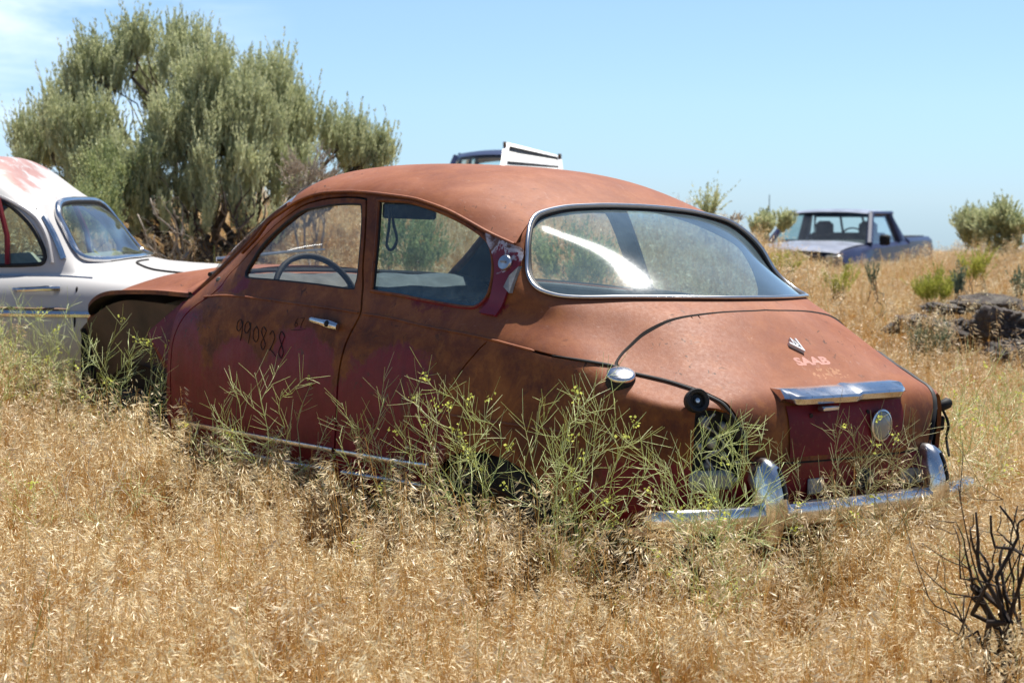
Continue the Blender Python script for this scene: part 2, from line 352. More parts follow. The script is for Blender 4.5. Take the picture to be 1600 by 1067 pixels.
M_RIM=simple('rusty_steel_wheel',(.16,.10,.07),.6,.4,.4,14)
M_INK=simple('black_marker_ink',(.012,.010,.012),.8,0,.2,40)
M_GHOST=simple('faded_lettering_pink',(.50,.24,.19),.6,0,.15,60)
M_GREYPLATE=simple('dusty_grey_metal',(.30,.30,.29),.55,.3,.35,30)
M_PAD=simple('cracked_grey_vinyl',(.075,.078,.075),.8,0,.45,13,bstr=.3)
def glass(name,tint=(.80,.90,.90),dust=.10,dustcol=(.62,.68,.70),gloss=.0,streak=(1,1,1),speckle=.0,edge=None):
    m,nt,o=mat(name); c=coords(nt)
    tr=N(nt,'ShaderNodeBsdfTransparent'); tr.inputs[0].default_value=(*tint,1)
    g1=N(nt,'ShaderNodeBsdfGlossy'); g1.inputs['Roughness'].default_value=.03; g1.inputs[0].default_value=(.95,.97,1,1)
    fr=N(nt,'ShaderNodeLayerWeight'); fr.inputs[0].default_value=.5; frv=mth(nt,'ADD',mth(nt,'MULTIPLY',mth(nt,'POWER',fr.outputs['Facing'],4.),.9),.045)
    s1=N(nt,'ShaderNodeMixShader'); L(nt,frv,s1.inputs[0]); L(nt,tr.outputs[0],s1.inputs[1]); L(nt,g1.outputs[0],s1.inputs[2])
    last=s1.outputs[0]
    if gloss:
        g2=N(nt,'ShaderNodeBsdfGlossy'); g2.inputs['Roughness'].default_value=.095; g2.inputs[0].default_value=(.95,.98,1,1)
        n0=noise(nt,c,90,5,.7); s3=N(nt,'ShaderNodeMixShader'); L(nt,mapr(nt,n0,.3,.7,gloss*.5,gloss*1.6),s3.inputs[0]); L(nt,last,s3.inputs[1]); L(nt,g2.outputs[0],s3.inputs[2]); last=s3.outputs[0]
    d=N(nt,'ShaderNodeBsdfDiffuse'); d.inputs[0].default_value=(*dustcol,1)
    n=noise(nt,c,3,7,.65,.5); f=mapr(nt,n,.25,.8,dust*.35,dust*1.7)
    if speckle:
        sp=noise(nt,c,150,3,.6); f=mth(nt,'ADD',f,mapr(nt,sp,.66,.72,0,speckle))
        mp=N(nt,'ShaderNodeMapping'); mp.inputs['Scale'].default_value=(2,2,22); mp.inputs['Rotation'].default_value=(.7,.3,0); L(nt,c,mp.inputs[0])
        f=mth(nt,'ADD',f,mapr(nt,noise(nt,mp.outputs[0],6,6,.7,.6),.66,.73,0,speckle*.6))
    if edge:
        x=N(nt,'ShaderNodeSeparateXYZ'); L(nt,c,x.inputs[0]); e=mth(nt,'ADD',mapr(nt,x.outputs['Z'],edge[0],edge[1],1,0),mapr(nt,noise(nt,c,26,6,.7),.3,.7,-.35,.35))
        f=mth(nt,'ADD',f,mth(nt,'MULTIPLY',mth(nt,'MAXIMUM',e,0.),edge[2]))
    s2=N(nt,'ShaderNodeMixShader'); L(nt,f,s2.inputs[0]); L(nt,last,s2.inputs[1]); L(nt,d.outputs[0],s2.inputs[2]); L(nt,s2.outputs[0],o.inputs[0])
    return m
M_GLASS=glass('clear_dusty_glass',(.92,.94,.93),.03)
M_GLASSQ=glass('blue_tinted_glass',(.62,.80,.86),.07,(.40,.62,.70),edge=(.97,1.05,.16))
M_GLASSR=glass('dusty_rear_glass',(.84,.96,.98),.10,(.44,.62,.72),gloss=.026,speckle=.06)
def lens_mat():
    m,nt,o=mat('cloudy_lens'); bsdf(nt,o,(.40,.41,.38),.2,0,.6,Transmission_Weight=.35); return m
M_LENS=lens_mat()
def leafy(name,c0,c1,c2,scale=3.,trans=.35,rough=.7,attr=True,gl=.05):
    m,nt,o=mat(name); c=coords(nt); n=noise(nt,c,scale,4,.6)
    col=ramp(nt,n,[(.28,c0),(.5,c1),(.74,c2)])
    oi=N(nt,'ShaderNodeObjectInfo')
    if attr:
        rnd=N(nt,'ShaderNodeNewGeometry').outputs['Random Per Island']; col=mixc(nt,mapr(nt,rnd,0,1,0,.5),col,tuple(min(1,x*1.5) for x in c2))
    d=N(nt,'ShaderNodeBsdfDiffuse'); L(nt,col,d.inputs[0]); t=N(nt,'ShaderNodeBsdfTranslucent'); L(nt,col,t.inputs[0])
    s=N(nt,'ShaderNodeMixShader'); s.inputs[0].default_value=trans; L(nt,d.outputs[0],s.inputs[1]); L(nt,t.outputs[0],s.inputs[2])
    g=N(nt,'ShaderNodeBsdfGlossy'); g.inputs['Roughness'].default_value=.45; s2=N(nt,'ShaderNodeMixShader'); s2.inputs[0].default_value=gl
    L(nt,s.outputs[0],s2.inputs[1]); L(nt,g.outputs[0],s2.inputs[2]); L(nt,s2.outputs[0],o.inputs[0]); return m
# ---- panels cut from a spline surface ----
def inpoly(P,poly):
    x,y=P[:,0],P[:,1]; c=np.zeros(len(P),bool); a=poly; b=np.roll(poly,-1,0)
    for (x1,y1),(x2,y2) in zip(a,b):
        if y1==y2: continue
        m=((y1>y)!=(y2>y))&(x<(x2-x1)*(y-y1)/(y2-y1)+x1); c^=m
    return c
def outline(S,pts,off=0.,n=5,closed=True,smooth=True):
    st=S.find(pts)
    if smooth: st=cr_spline(st,n,closed)
    if off:
        P=S.ev(st); Nn=S.nrm(st); T=np.roll(P,-1,0)-np.roll(P,1,0) if closed else np.gradient(P,axis=0); T/=np.linalg.norm(T,axis=1,keepdims=True)+1e-9
        D=np.cross(Nn,T); area=.5*np.sum(st[:,0]*np.roll(st[:,1],-1)-np.roll(st[:,0],-1)*st[:,1])
        e=1e-3; A=(S.ev(np.clip(st+[e,0],0,[S.R-1,S.C-1]))-S.ev(np.clip(st-[e,0],0,[S.R-1,S.C-1])))/(2*e); B=(S.ev(np.clip(st+[0,e],0,[S.R-1,S.C-1]))-S.ev(np.clip(st-[0,e],0,[S.R-1,S.C-1])))/(2*e)
        out=[]
        for k in range(len(st)):
            J=np.stack([A[k],B[k]],1); out.append(np.linalg.lstsq(J,D[k],rcond=None)[0])
        dst=np.array(out); Tst=np.roll(st,-1,0)-np.roll(st,1,0) if closed else np.gradient(st,axis=0)
        # make the offset point outwards of the loop
        cross=Tst[:,0]*dst[:,1]-Tst[:,1]*dst[:,0]; sgn=np.where(cross*np.sign(area)<0,1,-1)[:,None] if closed else 1
        st=np.clip(st+dst*off*sgn,0,[S.R-1,S.C-1])
    return st
def cut(S,outer,holes,kr=6,kc=22,thick=.012,lift=0.,sides=(1,),weld=True,flip=False,rim_lo=True):
    '''triangulated piece of S inside outer, without holes; inner skin offset by thick. returns V,F,matidx'''
    def dens(l):
        o=[]
        for p,q in zip(l,np.roll(l,-1,0)):
            d=np.hypot((q[0]-p[0])*kr,(q[1]-p[1])*kc); n_=max(1,int(d/.55))
            if d<1e-4: continue
            o+= [p+(q-p)*t for t in np.arange(n_)/n_]
        return np.array(o)
    if outer is not None: outer=dens(np.asarray(outer,float))
    holes=[dens(np.asarray(h,float)) for h in holes]
    a=np.linspace(0,S.R-1,(S.R-1)*kr+1); b=np.linspace(0,S.C-1,(S.C-1)*kc+1)
    G=np.stack(np.meshgrid(a,b,indexing='ij'),-1).reshape(-1,2)
    sc_=np.array([1.0,float(kc)/kr*1.0])
    keep=inpoly(G,outer) if outer is not None else np.ones(len(G),bool)
    for h in holes: keep&=~inpoly(G,h)
    loops=([outer] if outer is not None else [])+list(holes)
    allb=np.vstack(loops) if loops else np.zeros((0,2))
    G=G[keep]
    if len(allb):
        w_=np.array([kr,kc],float); dmin=np.full(len(G),9.)
        for i in range(0,len(G),4000): dmin[i:i+4000]=np.sqrt((((G[i:i+4000,None]-allb[None])*w_)**2).sum(-1)).min(1)
        G=G[dmin>.35]
    pts=[G];edges=[];n=len(G)
    for l in loops:
        pts.append(l); edges+= [(n+i,n+(i+1)%len(l)) for i in range(len(l))]; n+=len(l)
    P=np.vstack(pts); q=P*np.array([kr,kc])
    vo,eo,fo,ov,oe,of=delaunay_2d_cdt([Vector((float(x),float(y))) for x,y in q],edges,[],0,1e-6)
    st=np.array([(v[0],v[1]) for v in vo])/np.array([kr,kc]); F=np.array([f for f in fo if len(f)==3]); cen=st[F].mean(1)
    ok=inpoly(cen,outer) if outer is not None else np.ones(len(F),bool)
    for h in holes: ok&=~inpoly(cen,h)
    F=F[ok]
    used=np.unique(F); rm=-np.ones(len(st),int); rm[used]=np.arange(len(used)); st=st[used]; F=rm[F]
    V=S.ev(st); Nn=S.nrm(st)
    # orient outward (away from the cabin centre line)
    ctr=np.array([.7,0,.75]); fn=np.cross(V[F[:,1]]-V[F[:,0]],V[F[:,2]]-V[F[:,0]]); o=(fn*(V[F].mean(1)-ctr)).sum(1)<0
    F[o]=F[o][:,::-1]; s=np.sign((Nn*(V-ctr)).sum(1)); s=np.sign(np.median(s)); Nn=Nn*s
    V=V+Nn*lift
    VV=[];FF=[];MM=[];n=0
    for sd_ in sides:
        m=np.array([1,sd_,1]); Vs=V*m; Ns=Nn*m; Fs=F if sd_>0 else F[:,::-1]
        VV.append(Vs);FF.append(Fs+n);MM+= [0]*len(Fs);nv=len(Vs);n0=n;n+=nv
        if thick:
            VV.append(Vs-Ns*thick);FF.append(Fs[:,::-1]+n);MM+= [1]*len(Fs);n+=nv
            E={}
            for f in Fs:
                for i in range(3):
                    e=(int(f[i]),int(f[(i+1)%3])); E[e]=1
            be=[e for e in E if (e[1],e[0]) not in E]
            if weld: be=[e for e in be if not(abs(Vs[e[0],1])<1e-4 and abs(Vs[e[1],1])<1e-4)]
            R_=[]; 
            for e0,e1 in be: R_.append((e0,e1))
            R_=np.array(R_)
            Vb=np.vstack([Vs[R_[:,0]],Vs[R_[:,1]],Vs[R_[:,1]]-Ns[R_[:,1]]*thick,Vs[R_[:,0]]-Ns[R_[:,0]]*thick]); k=len(R_)
            VV.append(Vb); ar=np.arange(k); FF.append(np.stack([ar+k,ar,ar+3*k,ar+2*k],1)+n); MM+= [0]*k; n+=4*k
    V=np.vstack(VV); Fl=[tuple(f) for blk in FF for f in blk]
    if weld and len(sides)>1:
        key={};mp_=np.arange(len(V))
        for i in np.where(np.abs(V[:,1])<1e-4)[0]:
            k=(round(V[i,0],4),round(V[i,2],4)); 
            if k in key: mp_[i]=key[k]
            else: key[k]=i
        Fl=[tuple(mp_[list(f)]) for f in Fl]
    return V,Fl,MM
def onsurf(S,pts,off=0.,n=6,closed=False):
    '''curve of 3-D points snapped to the surface and lifted by off'''
    st=cr_spline(S.find(pts),n,closed); P=S.ev(st); Nn=S.nrm(st); Nn*=np.sign((Nn*(P-[.7,0,.75])).sum(1,keepdims=True)); return P+Nn*off,Nn
# ---------------- the rusted coupe ----------------
RW=np.array([[-0.6579838,-0.7520838,0.0377796],[0.7526198,-0.6584554,-0.0000523],[0.0249155,0.0283992,0.9992861]]); CC=np.array([-4.7374485,4.8101252,1.347678])
def orth(A): u,_,v=np.linalg.svd(A); return u@v
RW=orth(RW)
T=np.array([0,0,CAM_H])-RW@CC
CARM=Matrix([[*RW[0],T[0]],[*RW[1],T[1]],[*RW[2],T[2]],[0,0,0,1]])
car=empty('rusted_car',CARM)
tag(car,'rusty brown and burgundy two-door coupe with a sloping back, half sunk in dry grass','car')
DOOR=[(1.810,0.740,0.899),(1.868,0.747,0.854),(1.914,0.752,0.792),(1.940,0.756,0.723),(1.941,0.759,0.632),(1.935,0.759,0.529),(1.935,0.757,0.453),(1.925,0.724,0.33),(1.88,.722,.312),(1.6,.722,.308),(1.351,0.722,0.308),(1.1,.722,.307),(0.86,0.722,0.306),(0.80,0.74,0.335),(0.784,0.777,0.438),(0.771,0.783,0.569),(0.764,0.782,0.716),(0.750,0.776,0.790),(0.726,0.768,0.851),(0.707,0.758,0.891),(0.701,0.742,0.932),(0.731,0.716,0.991),(0.761,0.694,1.058),(0.812,0.650,1.217),(0.849,0.619,1.314),(0.875,0.614,1.330),(1.009,0.613,1.331),(1.147,0.613,1.317),(1.275,0.615,1.287),(1.414,0.627,1.222),(1.511,0.653,1.149),(1.594,0.679,1.068),(1.665,0.710,0.984),(1.726,0.728,0.940)]
DWIN=[(1.515,0.682,1.045),(1.504,0.682,1.072),(1.467,0.661,1.136),(1.369,0.639,1.216),(1.260,0.625,1.273),(1.137,0.619,1.293),(1.014,0.618,1.306),(0.90,0.619,1.309),(0.872,.62,1.298),(0.839,0.648,1.228),(0.799,0.686,1.086),(0.79,0.711,1.025),(0.81,.711,1.006),(1.062,0.708,1.010),(1.30,.707,1.010),(1.47,0.705,1.008),(1.508,.704,1.018)]
QWIN=[(0.785,0.619,1.324),(0.714,0.617,1.327),(0.601,0.615,1.325),(0.488,0.616,1.308),(0.372,0.618,1.283),(0.262,0.620,1.250),(0.165,0.624,1.210),(0.121,0.639,1.166),(0.09,0.658,1.095),(0.085,0.677,1.034),(0.115,0.691,0.994),(0.170,0.700,0.983),(0.359,0.706,0.990),(0.522,0.706,1.000),(0.672,0.707,1.005),(.69,.705,1.02),(.73,.66,1.17),(.772,.62,1.305)]
PLATE=[(0.168,0.622,1.228),(0.12,.618,1.222),(0.03,0.604,1.186),(0.004,0.606,1.165),(-0.006,0.643,1.094),(0.012,0.696,0.975),(0.025,.697,.962),(0.085,0.702,0.966),(0.092,.70,.975),(0.068,0.681,1.012),(0.072,0.664,1.075),(0.108,0.640,1.158),(.15,.63,1.2)]
RW_=[(0.122,0.000,1.333),(0.122,0.110,1.332),(0.120,0.211,1.328),(0.116,0.314,1.321),(0.104,0.403,1.308),(0.088,0.474,1.29),(0.053,0.535,1.251),(0.020,0.571,1.205),(-0.004,0.59,1.160),(-0.041,0.61,1.10),(-0.093,0.620,1.06),(-0.149,0.610,1.042),(-0.216,0.569,1.039),(-0.323,0.431,1.043),(-0.427,0.235,1.047),(-0.462,0.1,1.050),(-0.465,0,1.05)]
LIDP=[(-0.531,0.0,1.016),(-0.532,0.062,1.014),(-0.522,0.205,1.011),(-0.503,0.325,1.000),(-0.480,0.436,0.974),(-0.465,0.517,0.937),(-0.472,0.587,0.895),(-.49,.64,.86),(-0.512,0.662,0.846),(-0.550,0.648,0.833),(-0.617,0.606,0.820),(-0.694,0.569,0.805),(-0.765,0.538,0.785),(-0.825,0.521,0.763),(-0.853,0.507,0.737),(-0.869,0.491,0.703),(-0.880,0.469,0.656),(-0.885,0.455,0.60),(-.888,.435,.577),(-0.901,0.290,0.569),(-0.907,.12,.567),(-0.908,0.0,0.567)]
ARCH=[(0.20,0.767,0.285),(0.198,0.776,0.42),(0.174,0.779,0.466),(0.130,0.780,0.493),(0.077,0.780,0.510),(-0.004,0.780,0.522),(-0.074,0.780,0.523),(-0.152,0.778,0.514),(-0.222,0.776,0.496),(-0.308,0.773,0.468),(-0.367,0.768,0.442),(-0.403,0.762,0.416),(-0.44,0.750,0.375),(-0.46,0.739,0.32)]
def halfloop(pts,S=None):
    '''outline whose ends lie on the centre line: closed along the last column'''
    st=cr_spline((S or BODY).find(pts),5,False); st[0,1]=st[-1,1]=(S or BODY).C-1; return st
# rear window opening reaches the top row: keep it a hair inside
o_door=outline(BODY,DOOR,.0045); o_door_in=outline(BODY,DOOR,-.0045)
o_q=outline(BODY,QWIN); o_dw=outline(BODY,DWIN); o_pl=outline(BODY,PLATE)
rw=halfloop(RW_); rw[:,0]=np.minimum(rw[:,0],11); lid=halfloop(LIDP)
# bounding loop of the half body with the rear window, lid and arch taken out of its edge
C_=BODY.C-1
top_end=rw[0,0]
def border():
    arch=cr_spline(BODY.find(ARCH),5); arch[:,0]=np.maximum(arch[:,0],0)
    arch[0,0]=0;arch[-1,0]=0
    pts=[]
    t=np.linspace(0,arch[0,1],60)[:-1]; pts+= [(0,a) for a in t]; pts+= [tuple(a) for a in arch]
    t=np.linspace(arch[-1,1],C_,90)[1:]; pts+= [(0,a) for a in t]
    s1=lid[-1,0]; pts+= [(a,C_) for a in np.linspace(0,s1,22)[1:-1]]
    pts+= [tuple(a) for a in lid[::-1]]
    pts+= [(a,C_) for a in np.linspace(lid[0,0],rw[-1,0],8)[1:-1]]
    # up the window side to the row-11 corner
    r=rw[::-1]; k=[tuple(a) for a in r if a[0]<10.92]
    pts+=k
    c0=k[-1][1]
    pts+= [(10.97,c0-.02)]; t=np.linspace(c0-.06,0,120); pts+= [(11.,a) for a in t]
    pts+= [(a,0) for a in np.linspace(11,0,66)[1:-1]]
    return np.array(pts)
bo=border()
slit=lambda pts,w:outline(BODY,pts,0,4,False)
def slitpoly(pts,w):
    P=BODY.find(pts); P=cr_spline(P,4); X=BODY.ev(P); Nn=BODY.nrm(P); T_=np.gradient(X,axis=0); T_/=np.linalg.norm(T_,axis=1,keepdims=True); D=np.cross(Nn,T_)
    h=np.full(len(X),w/2); h[0]=h[-1]=w*.15
    a=BODY.find(X+D*h[:,None]); b=BODY.find(X-D*h[:,None]); return np.vstack([a,b[::-1]])
GAP=[(-0.20,0.742,0.873),(-0.292,0.735,0.863),(-0.38,0.721,0.857),(-.44,.703,.852),(-.492,.680,.847)]
SEAM=[(0.003,0.746,0.882),(0.027,0.756,0.859),(0.060,0.766,0.823),(0.120,0.778,0.750),(0.170,0.783,0.685),(0.219,0.784,0.616),(0.263,0.782,0.544),(0.284,0.780,0.489)]
LAMPH=[(-.80,.597,.735),(-.835,.54,.742),(-.862,.487,.70),(-.872,.47,.62),(-.874,.465,.53),(-.85,.52,.505),(-.805,.60,.51),(-.80,.605,.62)]
o_lamp=outline(BODY,LAMPH)
V,F,Mi=cut(BODY,bo,[o_door,o_q,o_lamp,slitpoly(SEAM,.006),slitpoly(GAP,.010)],sides=(1,-1),thick=.014)
shell=mesh('body_shell',V,F,[M_RUST,M_INNER],car,True,Mi)
V,F,Mi=cut(ROOF,None,[],kr=10,kc=10,sides=(1,-1),thick=.012)
roof=mesh('roof',V,F,[M_RUST,M_INNER],car,True,Mi)
# doors
for sd_ in(1,-1):
    V,F,Mi=cut(BODY,o_door_in,[o_dw],sides=(sd_,),thick=.018,lift=.001)
    d=mesh('door',V,F,[M_RUST,M_INNER],car,True,Mi)
    V,F,Mi=cut(BODY,outline(BODY,DWIN,.006),[],sides=(sd_,),thick=0,lift=-.010,kr=4,kc=10)
    mesh('window_glass',V,F,[M_GLASS],d,True,Mi)
    mb=MB(); P,_n=onsurf(BODY,DWIN,-.004,5,True); mb.tube(P*[1,sd_,1],.006,6,closed=True); mb.build('window_seal',[M_RUBBER],d)
    if sd_==1: door=d
    mb=MB(); st_=outline(BODY,DOOR,.004,3); P=BODY.ev(st_); Nn_=BODY.nrm(st_); Nn_*=np.sign((Nn_*(P-[.7,0,.75])).sum(1,keepdims=True)); mb.tube((P-Nn_*.026)*[1,sd_,1],.013,6,closed=True); mb.build('door_gap_backing',[M_RUBBER],car)  # dark strip added behind the door edge to block light in the gap
    V,F,Mi=cut(BODY,outline(BODY,QWIN,.006),[],sides=(sd_,),thick=0,lift=-.010,kr=4,kc=10)
    mesh('quarter_window_glass',V,F,[M_GLASSQ],car,True,Mi)
    mb=MB(); P,_n=onsurf(BODY,QWIN,0,5,True); mb.tube(P*[1,sd_,1],.007,6,closed=True); mb.build('quarter_window_frame',[M_RUST],car)
    mb=MB(); P,_n=onsurf(BODY,QWIN,-.006,5,True); Q=P.copy(); mb.tube(Q*[1,sd_,1],.008,6,closed=True); mb.build('quarter_window_seal',[M_RUBBER],car)
# rear window: glass, gasket, chrome surround
rwc=rw.copy(); full=np.vstack([rwc,[(rwc[-1,0],C_)]])
Vg,Fg,Mg=cut(BODY,np.vstack([np.minimum(rwc,[10.999,C_])]),[],sides=(1,-1),thick=0,lift=-.004,kr=5,kc=14)
g=mesh('rear_window_glass',Vg,Fg,[M_GLASSR],car,True,Mg)
RL=BODY.ev(rw); RN=BODY.nrm(rw); RN*=np.sign((RN*(RL-[.7,0,.75])).sum(1,keepdims=True))
ring=np.vstack([RL,(RL*[1,-1,1])[::-1][1:-1]]); rn=np.vstack([RN,(RN*[1,-1,1])[::-1][1:-1]])
mb=MB(); mb.tube(ring+rn*.002,.011,8,closed=True,flat=.6); mb.build('window_gasket',[M_RUBBER],g)
mb=MB(); cen=ring.mean(0); outw=ring-cen; outw-= (outw*rn).sum(1,keepdims=True)*rn; outw/=np.linalg.norm(outw,axis=1,keepdims=True)
mb.tube(ring+rn*.008+outw*.008,.0065,10,closed=True); mb.build('chrome_surround',[M_ALU],g)
# windscreen
cow=np.array([(1.88,.625,1.0),(1.98,.5,1.005),(2.03,.25,1.01),(2.05,0,1.012)]); hd=np.array([(1.415,.56,1.292),(1.49,.45,1.36),(1.54,.25,1.40),(1.56,0,1.412)])
cow=np.vstack([cow,(cow*[1,-1,1])[::-1][1:]]); hd=np.vstack([hd,(hd*[1,-1,1])[::-1][1:]])
a=cr_spline(cow,8); b=cr_spline(hd,8); tt=np.linspace(0,1,14)[:,None,None]; ringw=a*(1-tt)+b*tt; ringw+=np.sin(tt*np.pi)*np.array([.02,0,.018])
mb=MB(); mb.loft(ringw,closed=False); ws=mb.build('windscreen',[M_GLASS],car,True)
mb=MB(); mb.tube(a,.010,6); mb.tube(b-[.0,0,.004],.005,6); mb.build('windscreen_seal',[M_RUBBER],ws)
# windscreen pillars' outer roll and roof header
for sd_ in(1,-1):
    P=BODY.ev([(r,0.02) for r in np.linspace(6,11,26)])*[1,sd_,1]; mb=MB(); mb.tube(P+np.array([.008,-.010*sd_,0]),.018,8); mb.build('windscreen_pillar',[M_RUST],car)
# trunk lid
V,F,Mi=cut(BODY,lid,[],sides=(1,-1),thick=.014,lift=.0035)
# shrink the lid a little towards its own middle so that a dark gap shows round it
Vn=V.copy(); cx=np.array([-.70,0,.79]); 
for i in range(len(Vn)):
    s_=Vn[i]-cx; Vn[i]=cx+s_*np.array([1,.976,.975])
lidm=mesh('trunk_lid',Vn,F,[M_RUST,M_DARK],car,True,Mi)
# dark channel beneath the lid gap
mb=MB(); L1=BODY.ev(lid); LN=BODY.nrm(lid); LN*=np.sign((LN*(L1-[.3,0,.75])).sum(1,keepdims=True)); P=np.vstack([L1-LN*.016,((L1-LN*.016)*[1,-1,1])[::-1][1:-1]]); mb.tube(P,.017,6,closed=True); mb.build('lid_channel',[M_DARK],car)
for sd_ in(1,-1):
    P,_n=onsurf(BODY,[(-.30,.7345,.8625),(-0.42,.711,.856),(-.50,.672,.848),(-0.550,0.651,0.835),(-0.617,0.609,0.820),(-0.694,0.571,0.805),(-0.765,0.541,0.785),(-0.822,0.524,0.763),(-0.853,0.509,0.737),(-0.869,0.493,0.703),(-0.880,0.471,0.656),(-0.886,0.457,0.60)],.0015,6); rr=np.full(len(P),.0085); rr[:8]=np.linspace(.002,.0085,8); mb=MB(); mb.tube(P*[1,sd_,1],rr,8,flat=.55); mb.build('rubber_gap_strip',[M_RUBBER],car)
# recessed licence panel below the handle bar
PAN=[(-.868,.265,.745),(-.866,0,.745),(-.866,-.265,.745)]
def backpt(y,z,off=0.):
    q=BODY.ev(BODY.find([(-.9,abs(y),z)],(0,1,1),lambda st,P:(P[:,0]<-.4)))[0]; return np.array([q[0]-off,y,q[2]])
rows=[]
for z in np.linspace(.745,.588,9): rows.append([backpt(y,z,.0085)+np.array([0,0,0]) for y in np.linspace(.285,-.285,15)])
mb=MB(); mb.loft(rows,closed=False); top=[r for r in rows]
mb.build('licence_panel',[M_PAINT],lidm,True)
def curved_bar(ys,z0,offs,h,d,name,mats,parent,k=10): pass
# handle bar over the licence panel: chrome wedge with a notch in its top
mb=MB(); ringsB=[]
for y in np.linspace(.302,-.302,41):
    e=abs(y)/.302; p=backpt(y,.765,.0); hgt=.020+.010*(1-e)+(.010 if (-.075<y<-.0) else 0)
    wd=.062*(1-.55*max(0,e-.8)/.2); back=.045
    zt=p[2]+.018+ (.006 if -.30<y<-.03 else 0)
    x=p[0]
    ringsB.append([(x+.03,y,zt+.014),(x-.012,y,zt+.013),(x-wd,y,zt-.006),(x-wd-.004,y,zt-.014),(x-wd+.006,y,zt-.032*(1-.5*max(0,e-.85)/.15)),(x-.01,y,zt-.030),(x+.02,y,zt-.02)])
mb.loft(ringsB); hb=mb.build('trunk_handle_bar',[M_CHROME],lidm,35)
p=backpt(.12,.735,.035); mb=MB(); mb.box(p+np.array([0,0,.0]),(.03,.075,.014),bev=.003); mb.build('plate_lamp',[M_ALU],hb)
# cloudy round reflector
p=backpt(-.15,.668,.012); mb=MB(); mb.lathe([(0,-.004),(.042,-.004),(.048,0),(.046,.010),(.038,.016),(.018,.021),(0.001,.022)],p,(-1,0,.02),28); rf=mb.build('round_reflector',[M_LENS],lidm,60)
mb=MB(); mb.lathe([(.046,0),(.051,0),(.052,.008),(.046,.010)],p+np.array([-.002,0,0]),(-1,0,.02),28); mb.build('reflector_ring',[M_ALU],rf,60)
for y,z in((.18,.712),(-.10,.712)): 
    p=backpt(y,z,.006); mb=MB(); mb.lathe([(0,0),(.007,0),(.007,.006),(0.001,.006)],p,(-1,0,0),10); mb.build('screw_hole',[M_DARK],lidm)
# tail pan details under the lid
for y in(.15,-.33):
    p=backpt(y,.49,.006); mb=MB(); mb.box(p,(.006,.075,.05),bev=.003); mb.build('bracket_plate',[M_GREYPLATE],car)
p=backpt(-.09,.498,.0); mb=MB(); mb.lathe([(.036,0),(.036,.012),(.027,.022),(.014,.024),(.012,.018),(0.001,.018)],p,(-1,0,0),20); lk=mb.build('trunk_lock',[M_RUBBER],car)
mb=MB(); mb.lathe([(.013,0),(.013,.012),(.001,.013)],p+np.array([-.02,0,0]),(-1,0,0),14); mb.build('lock_button',[M_ALU],lk)
# emblem, lettering
def lidpt(y,z,off):
    st=BODY.find([(-.8,abs(y),z)],(0,1,1),lambda st,P:(P[:,0]<-.4)&(st[:,0]<8)); q=BODY.ev(st)[0]; n=BODY.nrm(st)[0]; n*=np.sign(n@(q-np.array([.3,0,.75]))); q=q.copy(); 
    if y<0: q[1]*=-1; n=n*[1,-1,1]
    return q+n*(off+.0018)
mb=MB()
def ribbon(mb,pts,wd,h0,h1,fn):
    '''flat strokes laid on the lid: pts in (y,z)'''
    pts=np.array(pts,float); 
    for a_,b_ in zip(pts[:-1],pts[1:]):
        t=(b_-a_)/np.linalg.norm(b_-a_); nn=np.array([-t[1],t[0]])*wd/2; a2=a_-t*wd*.3; b2=b_+t*wd*.3
        q=[a2+nn,b2+nn,b2-nn,a2-nn]; V=[fn(*p,h1) for p in q]+[fn(*p,h0) for p in q]
        mb.add(V,[(0,1,2,3),(0,4,5,1),(1,5,6,2),(2,6,7,3),(3,7,4,0)])
ey,ez=.012,.902
ribbon(mb,[(ey+.030,ez+.008),(ey-.010,ez-.014),(ey-.014,ez+.018)],.0065,-.002,.011,lidpt)
ribbon(mb,[(ey+.006,ez+.022),(ey-.006,ez+.002)],.004,-.002,.009,lidpt); ribbon(mb,[(ey+.006,ez+.022),(ey+.012,ez+.0),(ey-.006,ez+.004)],.004,-.002,.009,lidpt)
mb.build('chrome_badge',[simple('pale_badge_shine',(.72,.72,.72),.35,.3,.05)],lidm,False)  # pale, barely metallic colour stands in for the chrome's bright reflections
def text_on(name,txt,size,fn,matl,parent,oy,oz,h=.0015,shear=0.,bold=0.,sx=1.):
    cu=bpy.data.curves.new('t','FONT'); cu.body=txt; cu.size=size; cu.align_x='CENTER'; cu.align_y='CENTER'; cu.offset=bold; cu.shear=shear; cu.resolution_u=4
    ob=bpy.data.objects.new('t',cu); sc.collection.objects.link(ob); dg=bpy.context.evaluated_depsgraph_get(); me=bpy.data.meshes.new_from_object(ob.evaluated_get(dg))
    V=[fn(oy-v.co.x*sx,oz+v.co.y,h) for v in me.vertices]; F=[tuple(p.vertices) for p in me.polygons]
    bpy.data.objects.remove(ob); bpy.data.meshes.remove(me)
    return mesh(name,V,F,matl,parent,False)
text_on('ghost_lettering','SAAB',.030,lidpt,M_GHOST,lidm,-.005,.861,.0006,bold=.0014,sx=2.3)
# streaks where an old sticker peeled away
mb=MB()
for y0,y1,z0,z1,n_ in((.050,.028,.815,.832,9),(.012,-.090,.822,.842,30),(-.030,-.115,.800,.820,26),(.015,-.02,.806,.816,6)):
    for _ in range(n_):
        y=rng.uniform(y1,y0); z=rng.uniform(z0,z1); wd=rng.uniform(.004,.013); hh=rng.uniform(.003,.008); q=[(y,z),(y-wd,z+rng.uniform(-.001,.001)),(y-wd*rng.uniform(.7,1.1),z-hh),(y+.002*rng.random(),z-hh*rng.uniform(.6,1.2))]
        mb.add([lidpt(*p,.0010+.0003*rng.random()) for p in q],[(0,1,2,3)])
mb.build('sticker_residue',[simple('sticker_residue_tan',(.40,.175,.085),.7)],lidm,False)
